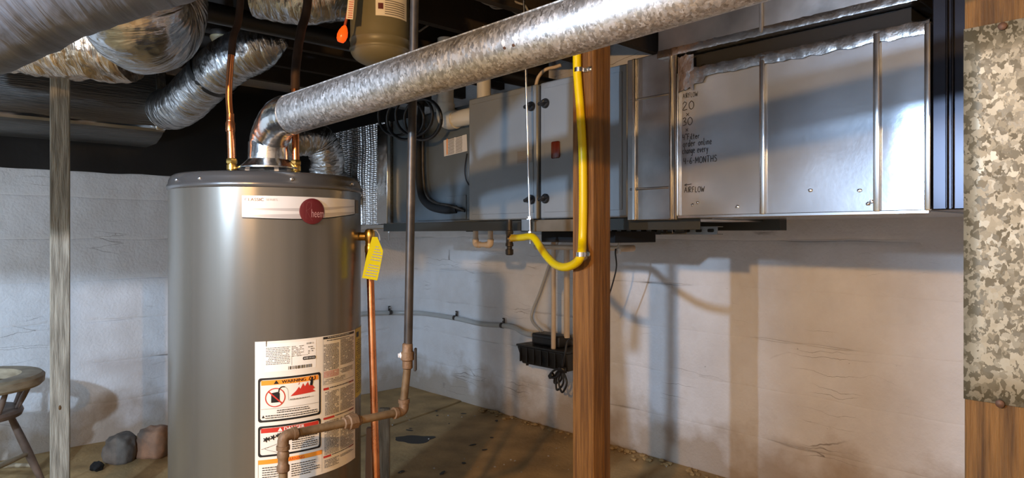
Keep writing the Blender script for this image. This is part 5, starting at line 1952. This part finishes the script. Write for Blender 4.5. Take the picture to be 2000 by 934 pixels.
# expansion tank
TK = P(742, 60, 2.36)
et = thing('expansion_tank', V(TK.x, TK.y, 1.79), 'beige expansion tank hanging above the flue pipe', 'tank')
r_ = 0.101
z0 = P(742, 131, 2.36).z
prof = []
for i in range(9):
    a = math.pi / 2 * i / 8
    prof.append((r_ * math.sin(a), 0.055 * (1 - math.cos(a))))
zs = z0
seamz = P(742, 75, 2.26).z - zs
prof += [(r_, seamz - 0.022), (r_ + 0.003, seamz - 0.017), (r_ + 0.003, seamz - 0.013), (r_ - 0.001, seamz - 0.006), (r_, seamz + 0.01), (r_ + 0.003, seamz + 0.016), (r_ + 0.001, seamz + 0.024), (r_, seamz + 0.03), (r_, 0.33), (r_ * 0.8, 0.37), (0.02, 0.383)]
b = MB(); b.lathe(V(TK.x, TK.y, zs), prof, 48)
build('shell', b, MT['tank'], et)
# label
tn_ = Vector((CAM.x - TK.x, CAM.y - TK.y, 0)).normalized(); tt_ = V(-tn_.y, tn_.x, 0)
def TP(a, z, e):
    return V(TK.x, TK.y, z) + (tn_ * math.cos(a) + tt_ * math.sin(a)) * (r_ + e)
la, lc = math.radians(-8), math.radians(62)
lz0, lz1 = P(765, 30, 2.26).z, P(765, -45, 2.26).z
b = MB(); b.quadstrip([[TP(la + (lc - la) * i / 12, z, 0.001) for i in range(13)] for z in (lz0, lz1)], False, False)
lb_ = build('tank_label', b, MT['paper'], et)
b = MB()
for k in range(7):
    z = lz0 + 0.006 + k * 0.0075
    b.quadstrip([[TP(la + 0.3 + (lc - la - 0.45) * i / 10, zz, 0.0016) for i in range(11)] for zz in (z, z + 0.003)], False, False)
build('label_print', b, MT['ink_grey'], lb_, recalc=False)
b = MB(); b.quadstrip([[TP(la + 0.08 + 0.17 * i / 4, zz, 0.0016) for i in range(5)] for zz in (lz0 + 0.022, lz0 + 0.042)], False, False)
b.quadstrip([[TP(la + 0.1 + 0.8 * i / 10, zz, 0.0018) for i in range(11)] for zz in (lz1 - 0.062, lz1 - 0.055)], False, False)
build('label_mark', b, MT['maroon'], lb_, recalc=False)
# extension cord with glowing end
ec = thing('extension_cord', P(668, 66, 2.2), 'orange cord end glowing beside the beige tank', 'cord')
b = MB(); b.tube(catmull([V(*P(692, -60, 2.2).xy, JOIST_Z), P(684, -10, 2.2), P(678, 30, 2.2), P(672, 56, 2.2)], 6), 0.0045, 10)
build('cord', b, MT['orange_cord'], ec)
b = MB()
g0, g1 = P(674, 50, 2.2), P(665, 82, 2.2)
b.tube([g0 + (g1 - g0) * t for t in (0, .12, .35, .6, .85, 1)], [0.004, 0.009, 0.0145, 0.017, 0.015, 0.010], 14)
build('plug_end', b, MT['orange_glow'], ec)
b = MB(); b.slab([P(x, y, 2.19) for x, y in ((676, 37), (689, 38), (694, -20), (682, -22))], (-FWD).normalized(), 0.0006)
lt_ = build('cord_tag', b, MT['paper'], ec)
b = MB()
for k in range(12):
    b.slab([P(x, y - k * 4.3, 2.188) for x, y in ((679 + k * .4, 33), (688 + k * .4, 33.6), (688 + k * .4, 35), (679 + k * .4, 34.4))], (-FWD).normalized(), 0.0002)
build('tag_print', b, MT['ink_red'], lt_)

# ================================================================== FLEX DUCTS upper left
def flex(name, pts, r, label, m, crinkle=0.05, step=0.012, seg=44, seed=0.0, ribs=0.03, taper=0):
    pth = resample(catmull(pts, 12), step)
    if taper:
        nn_ = len(pth)
        r = [r * min(1.0, 0.2 + 0.8 * math.sin(min(1.0, (nn_ - 1 - i) / taper) * math.pi / 2)) for i in range(nn_)]
    def wob(th, l):
        return 1 + ribs * math.sin(l * 2 * math.pi / 0.045) * 0.5 + crinkle * (noise.noise(V(math.cos(th) * 2.2, math.sin(th) * 2.2, l * 16 + seed)) + 0.5 * noise.noise(V(math.cos(th) * 5, math.sin(th) * 5, l * 45 + seed)))
    b = MB(); b.tube(pth, r, seg, True, wob)
    return tag(build(name, b, m, loc=pts[len(pts) // 2], ang=70), label, 'duct')


flex('flex_duct', [P(-1100, 130, 1.33), P(-800, 112, 1.34), P(-520, 100, 1.36), P(-300, 70, 1.38), P(-70, -5, 1.40), P(95, -78, 1.42), P(330, -150, 1.46), P(368, -164, 1.465)], 0.160, 'large dull grey flexible duct crossing the top left corner', MT['flex_dull'], 0.02, seed=1, ribs=0.01)  # unseen run left of the frame extended to shade the upper left wall
flex('flex_duct', [V(*P(244, -80, 1.93).xy, 2.165), P(248, -60, 1.93), P(258, 10, 1.97), P(276, 44, 2.05), P(294, 44, 2.12), P(306, 10, 2.18), V(*P(310, -60, 2.2).xy, 2.165)], 0.150, 'fat silver flexible duct sagging down from the ceiling at top left', MT['flex'], 0.035, seed=5, ribs=0.015)
flex('flex_duct', [P(-160, 48, 2.44), P(0, 66, 2.42), P(100, 78, 2.40), P(190, 84, 2.39), P(262, 86, 2.39)], 0.130, 'crinkled flexible duct with warm reflections put into its colour above the grey wooden post', MT['flex_warm_reflection'], 0.085, seed=9, ribs=0.03)
fc = flex('flex_duct', [V(0.30, -1.99, 1.885), V(0.42, -1.92, 1.885), P(352, 205, 3.36), P(395, 165, 3.2), P(440, 125, 3.06), P(490, 98, 3.01), P(530, 86, 3.0), P(562, 80, 3.0)], 0.106, 'silver flexible duct climbing from the dark trunk behind the bright copper line', MT['flex'], 0.05, seed=14, taper=13)
flex('flex_duct', [P(505, -20, 2.42), P(545, -14, 2.42), P(600, -8, 2.42), P(640, -12, 2.44), P(662, -16, 2.46)], 0.100, 'silver flexible duct high under the ceiling left of the beige tank', MT['flex'], 0.05, seed=19)
flex('flex_duct', [P(545, 285, 3.8), P(585, 270, 3.8), P(620, 275, 3.88), P(638, 305, 3.92), P(644, 350, 3.97), V(0.86, -0.97, 1.40)], 0.098, 'small silver flexible duct bending down behind the vent elbow', MT['flex'], 0.06, seed=23)
b = MB(); ddir = (P(440, 120, 3.08) - P(395, 165, 3.2)).normalized(); c_ = P(418, 142, 3.14)
b.tube([c_ - ddir * 0.014, c_ + ddir * 0.014], 0.121, 40)
build('strap', b, MT['black'], fc)
# black drain line slung under the joists
b = MB(); b.tube([V(1.72, -4.9, 2.062), V(1.72, -2.4, 2.066), V(1.72, -0.05, 2.07)], 0.040, 24)
dn = tag(build('drain_line', b, MT['black'], loc=(1.72, -2.4, 2.066)), 'black drain pipe running under the joists behind the copper lines', 'pipe')
for y in (-3.4, -2.0, -0.7):
    b = MB(); b.box(1.70, 1.74, y - 0.012, y + 0.012, 2.10, JOIST_Z)
    build('hanger', b, MT['iron_dark'], dn)

# insulated trunk along left wall
tl = thing('insulated_trunk', V(0.30, -3.2, 1.75), 'long dark foil wrapped trunk duct along the left wall', 'duct')
b = MB()
n = 60
sect = []
Z0t, Z1t, X0t, X1t = 1.70, 2.12, 0.06, 0.50
outl = [(X0t, Z1t), (X1t - 0.02, Z1t), (X1t, Z1t - 0.03), (X1t + 0.012, (Z0t + Z1t) / 2 + 0.02), (X1t + 0.004, 1.78), (X1t - 0.012, 1.757), (X1t - 0.05, 1.735), (X1t - 0.14, 1.705), (X0t + 0.1, 1.70), (X0t, 1.72)]
rings = []
for i in range(n + 1):
    y = -1.93 - 3.4 * i / n
    rings.append([V(x + 0.010 * noise.noise(V(y * 2.0, x * 3, z * 9)), y, z + 0.010 * noise.noise(V(y * 1.6, z * 3, 7 + x * 5))) for x, z in outl])
b.quadstrip(rings, True, True)
build('insulation_wrap', b, MT['wrap'], tl, ang=60)
b = MB(); b.box(X0t + 0.02, X1t + 0.018, -1.975, -1.925, 1.76, Z1t - 0.01, 0.006)
build('end_tape', b, MT['foil_tape'], tl)
b = MB()
rows = [[V(X1t + 0.003 + dx + 0.004 * noise.noise(V(i * 0.4, j, 3)), -1.93 - 3.4 * i / 80, 1.762 + dz + 0.003 * noise.noise(V(i * 0.35, j, 8))) for i in range(81)] for j, (dx, dz) in enumerate(((0.006, 0.018), (0.010, 0.004), (0.0, -0.010)))]
b.quadstrip(rows, False, False)
build('edge_tape', b, MT['galv_dull'], tl)

# black sheeting on upper left wall
b = MB()
nx, nz = 90, 10
rows = []
for j in range(nz + 1):
    z = 1.553 + (JOIST_Z - 1.553) * j / nz
    rows.append([V(0.030 + 0.012 * abs(noise.noise(V(i * 0.35 + j * 0.5, j * 0.6, 2))) + 0.01 * (1 - j / nz) * noise.noise(V(i * .2, 3, 3)), -5.4 * i / nx, z + (0.012 * noise.noise(V(i * 0.3, 0, 5)) if j == 0 else 0)) for i in range(nx + 1)])
b.quadstrip(rows, False, False)
tag(build('wall_sheeting', b, MT['barrier'], loc=(0.03, -2.5, 1.55)), 'black plastic sheeting hung over the top of the left wall', 'sheeting')

# porcelain lampholder
LH = P(431, 76, 3.22)
lh = thing('lampholder', V(LH.x, LH.y, LH.z), 'aged beige porcelain lampholder under the dark joists', 'lampholder')
b = MB(); b.lathe(V(LH.x, LH.y, LH.z - 0.022), [(0.02, -0.012), (0.028, -0.008), (0.036, 0.004), (0.046, 0.022), (0.048, 0.030), (0.046, 0.034)], 28)
build('base', b, MT['porcelain'], lh)
b = MB(); b.lathe(V(LH.x, LH.y, LH.z + 0.012), [(0.045, 0.0), (0.045, JOIST_Z - LH.z - 0.012)], 16)
build('junction_box', b, MT['iron_dark'], lh)

# overhead cables
for k, (pts, lab_) in enumerate((
        ([(915, -30, 3.0), (940, 2, 3.0), (970, 12, 3.0), (1000, 14, 3.0), (1020, 30, 3.0), (1036, 45, 3.0)], 'grey cable drooping under the joists behind the flue'),
        ([(952, -20, 3.1), (955, 6, 3.1), (966, 16, 3.1), (990, 16, 3.1), (1012, 28, 3.1)], 'grey cable curling sharply in a short loop above the flue'),
        ([(980, -10, 2.9), (1010, 5, 2.9), (1024, 10, 2.9), (1032, 22, 2.9), (1040, 40, 2.9)], 'grey cable passing beside the threaded rod top'),
        ([(820, 38, 3.3), (832, 26, 3.3), (860, 20, 3.3), (900, 15, 3.3), (930, 20, 3.3)], 'pale cable sweeping along the joist right of the tank'),
        ([(818, 62, 3.3), (838, 48, 3.3), (862, 32, 3.3), (880, 20, 3.3)], 'thin dim cable rising behind the gas pipe top'))):
    q = [P(*a) for a in pts]
    b = MB(); b.tube(catmull(q, 8), 0.005, 10)
    tag(build('electric_cable', b, MT['cable_grey'], loc=q[2]), lab_, 'cable', 'overhead cables')
q = [PY(1046, 170, -0.9), PY(1052, 150, -0.9), PY(1066, 136, -0.88), PY(1085, 131, -0.86), PY(1096, 127, -0.85)]
b = MB(); b.tube(catmull(q, 8), 0.008, 10)
tag(build('electric_cable', b, MT['cpvc'], loc=q[2]), 'pale conduit arching over the top of the furnace', 'cable')

# ================================================================== LEFT POST
LPc = P(117.5, 458, 2.62)
lpp = thing('grey_post', V(LPc.x, LPc.y, 0), 'weathered grey wooden post at left in front of the white wall', 'post')
b = MB()
th = math.atan2(-FWD.y, -FWD.x) + math.radians(32)
ax = V(math.cos(th), math.sin(th), 0); ay = V(-math.sin(th), math.cos(th), 0)
b.obox(V(LPc.x, LPc.y, JOIST_Z / 2), ax, ay, V(0, 0, 1), 0.032, 0.032, JOIST_Z / 2)
build('timber', b, MT['grey_wood'], lpp, bevel=0.003)
b = MB()
kp = V(LPc.x, LPc.y, CAM.z - (793 - HY) / FPX * 2.62) + ax * 0.032 * (1) + ay * 0.0
b.ball(kp, 0.008, 2, (0.6, 0.6, 1.2))
build('knot', b, MT['oak'], lpp)

# added column outside the frame, blocking the cool bulb from the right wall
SC_ = CAM + FWD * 0.344 + RGT * -1.240
stc = thing('added_shade_column', V(SC_.x, SC_.y, 0), 'added unseen column left of the camera that shades part of the right wall', 'post')
b = MB(); b.tube([V(SC_.x, SC_.y, 0.012), V(SC_.x, SC_.y, JOIST_Z - 0.012)], 0.042, 24)
build('shaft', b, MT['iron_dark'], stc)
for z in (0.004, JOIST_Z - 0.012):
    b = MB(); b.box(SC_.x - 0.06, SC_.x + 0.06, SC_.y - 0.06, SC_.y + 0.06, z, z + 0.010)
    build('plate', b, MT['iron_dark'], stc)

# ================================================================== RIGHT POST with galvanised sheet
RPx0, RPy = 4.149, -1.758
RP_d = lambda px: dY(px, RPy)
rpst = thing('oak_post', V(RPx0 + 0.08, RPy + 0.06, 0), 'rough oak post at the right edge behind a galvanised sheet', 'post')
xl = XY(1883, RPy)
b = MB(); b.box(xl, xl + 0.19, RPy, RPy + 0.14, 0.0, JOIST_Z)
build('timber', b, MT['oak'], rpst, bevel=0.004)
zt_, zb_ = PY(1884, 57, RPy - 0.004).z, PY(1883, 779, RPy - 0.004).z
b = MB()
xs0 = XY(1881.5, RPy - 0.005)
rows = []
for j in range(13):
    z = zb_ + (zt_ - zb_) * j / 12
    rows.append([V(xs0 + 0.20 * i / 8, RPy - 0.003 - 0.0015 * abs(noise.noise(V(i * .5, j * .5, 2))), z) for i in range(9)])
b.quadstrip(rows, False, False)
sh = build('galvanised_sheet', b, MT['spangle_sheet'], rpst)
sol = sh.modifiers.new('thick', 'SOLIDIFY'); sol.thickness = 0.0015; sol.offset = 0
for px, py in ((1958, 51), (1953, 789)):
    q0 = PY(px, py, RPy - 0.006)
    b = MB(); b.lathe(q0, [(0.0062, -0.002), (0.0062, 0.001), (0.004, 0.0025), (0, 0.003)], 14, V(0, -1, 0))
    build('nail', b, MT['nail'], rpst)

# ================================================================== CHAIR
CC = CAM + FWD * 2.98 + RGT * (-2.375); CC.z = 0
ch = thing('wooden_chair', CC, 'small worn wooden chair with a curved arm rail at the left edge', 'chair')
rightdir = RGT; back = FWD
def cp(a, r, z):
    return V(CC.x, CC.y, z) + (rightdir * math.cos(a) + back * math.sin(a)) * r
zr0, zr1 = 0.518, 0.574
b = MB()
rings = []
N_ = 36
a0, a1 = math.radians(-125), math.radians(125)
for i in range(N_ + 1):
    a = a0 + (a1 - a0) * i / N_
    wi = 0.15 + 0.02 * abs(a)
    ro = 0.262
    rings.append([cp(a, wi, zr0 + 0.006), cp(a, wi + 0.01, zr1 - 0.004), cp(a, (wi + ro) / 2, zr1), cp(a, ro - 0.012, zr1 - 0.002), cp(a, ro, zr1 - 0.014), cp(a, ro - 0.002, zr0 + 0.012), cp(a, ro - 0.014, zr0), cp(a, wi + 0.01, zr0)])
b.quadstrip(rings, True, True)
build('arm_rail', b, MT['chair_wood'], ch)
b = MB(); b.lathe(V(CC.x, CC.y, 0), [(0.15, 0.380), (0.175, 0.387), (0.182, 0.405), (0.177, 0.418), (0.15, 0.424), (0.0, 0.417)], 40)
build('seat', b, MT['chair_dark'], ch)
for a in (-100, -60, -20, 20, 60, 100):
    a = math.radians(a)
    b = MB(); b.tube([cp(a, 0.160, 0.412), cp(a, 0.185, 0.47), cp(a, 0.215, 0.530)], [0.009, 0.0125, 0.0095], 12)
    build('spindle', b, MT['chair_dark'], ch)
feet = []
for a in (-45, 45, 135, 225):
    a = math.radians(a)
    tp_, ft = cp(a, 0.125, 0.395), cp(a, 0.27, 0.0)
    feet.append((tp_, ft))
    b = MB(); b.tube([tp_ + (ft - tp_) * t for t in (0, .25, .5, .75, 1)], [0.012, 0.0165, 0.018, 0.0155, 0.011], 14)
    build('leg', b, MT['chair_dark'], ch)
for i in range(4):
    t = 0.52 if i % 2 == 0 else 0.68
    p0 = feet[i][0] + (feet[i][1] - feet[i][0]) * t; p1 = feet[(i + 1) % 4][0] + (feet[(i + 1) % 4][1] - feet[(i + 1) % 4][0]) * t
    b = MB(); b.tube([p0, (p0 + p1) / 2, p1], [0.009, 0.013, 0.009], 12)
    build('stretcher', b, MT['chair_wood'], ch)

# ================================================================== ROCKS, BOARD
def rock(px, py, w_, d_, h_, label, m, seed):
    c = PF(px, py)
    c.z = 0.0
    b = MB()
    res = bmesh.ops.create_icosphere(b.bm, subdivisions=4, radius=1)
    for v in res['verts']:
        p_ = v.co.copy()
        # squarish boulder
        k = 1 / max(abs(p_.x), abs(p_.y), abs(p_.z)) ** 0.55
        p_ *= k * (1 + 0.30 * noise.noise(p_ * 1.1 + V(seed, 0, 0)) + 0.09 * noise.noise(p_ * 3 + V(seed, 3, 0)))
        q_ = RGT * (p_.x * w_ / 2) + FWD * (p_.y * d_ / 2) + V(0, 0, max(0.0, p_.z * h_ / 2 + h_ / 2 - 0.008))
        v.co = V(c.x, c.y, 0.004) + q_
    return tag(build('rock', b, m, loc=V(c.x, c.y, 0.004), ang=75), label, 'rock')


rock(234, 902, 0.155, 0.15, 0.150, 'dark grey rock on the floor between the grey post and the heater', MT['rock'], 2.0)
rock(301, 890, 0.165, 0.16, 0.160, 'reddish brown rock on the floor touching the heater edge', MT['rock_red'], 8.0)
c = PF(190, 922)
b = MB(); b.ball(V(c.x, c.y, 0.028), 0.03, 3, (1, 1, 0.9), 0.4, 4)
tag(build('rock', b, MT['black_matte'], loc=V(c.x, c.y, 0.002)), 'small black lump on the floor beside the dark grey rock', 'rock')

# pale scrap boards behind heater
bd = MB()
c = PF(748, 950); dd = 2.75
pA = [P(742, 797, 2.8), P(761, 797, 2.8)]
q0 = P(751, 797, 2.8)
bd.obox(V(q0.x, q0.y, q0.z / 2 + 0.002), RGT, FWD, V(0, 0, 1), 0.022, 0.012, q0.z / 2 - 0.002, 0.002)
tag(build('scrap_board', bd, MT['grey_wood'], loc=V(q0.x, q0.y, 0)), 'short grey scrap board standing behind the copper discharge pipe', 'board')
bd = MB()
q0, q1 = P(722, 835, 2.45), P(716, 990, 2.40)
q1.z = 0.012
bd.obox((q0 + q1) / 2, RGT, FWD, (q0 - q1).normalized(), 0.011, 0.011, (q0 - q1).length / 2, 0.002)
tag(build('wood_stick', bd, mat('pinkish_stick', (0.42, 0.29, 0.22), 0.7), loc=V(q1.x, q1.y, 0)), 'pinkish wooden stick leaning between the heater and the copper pipe', 'stick')
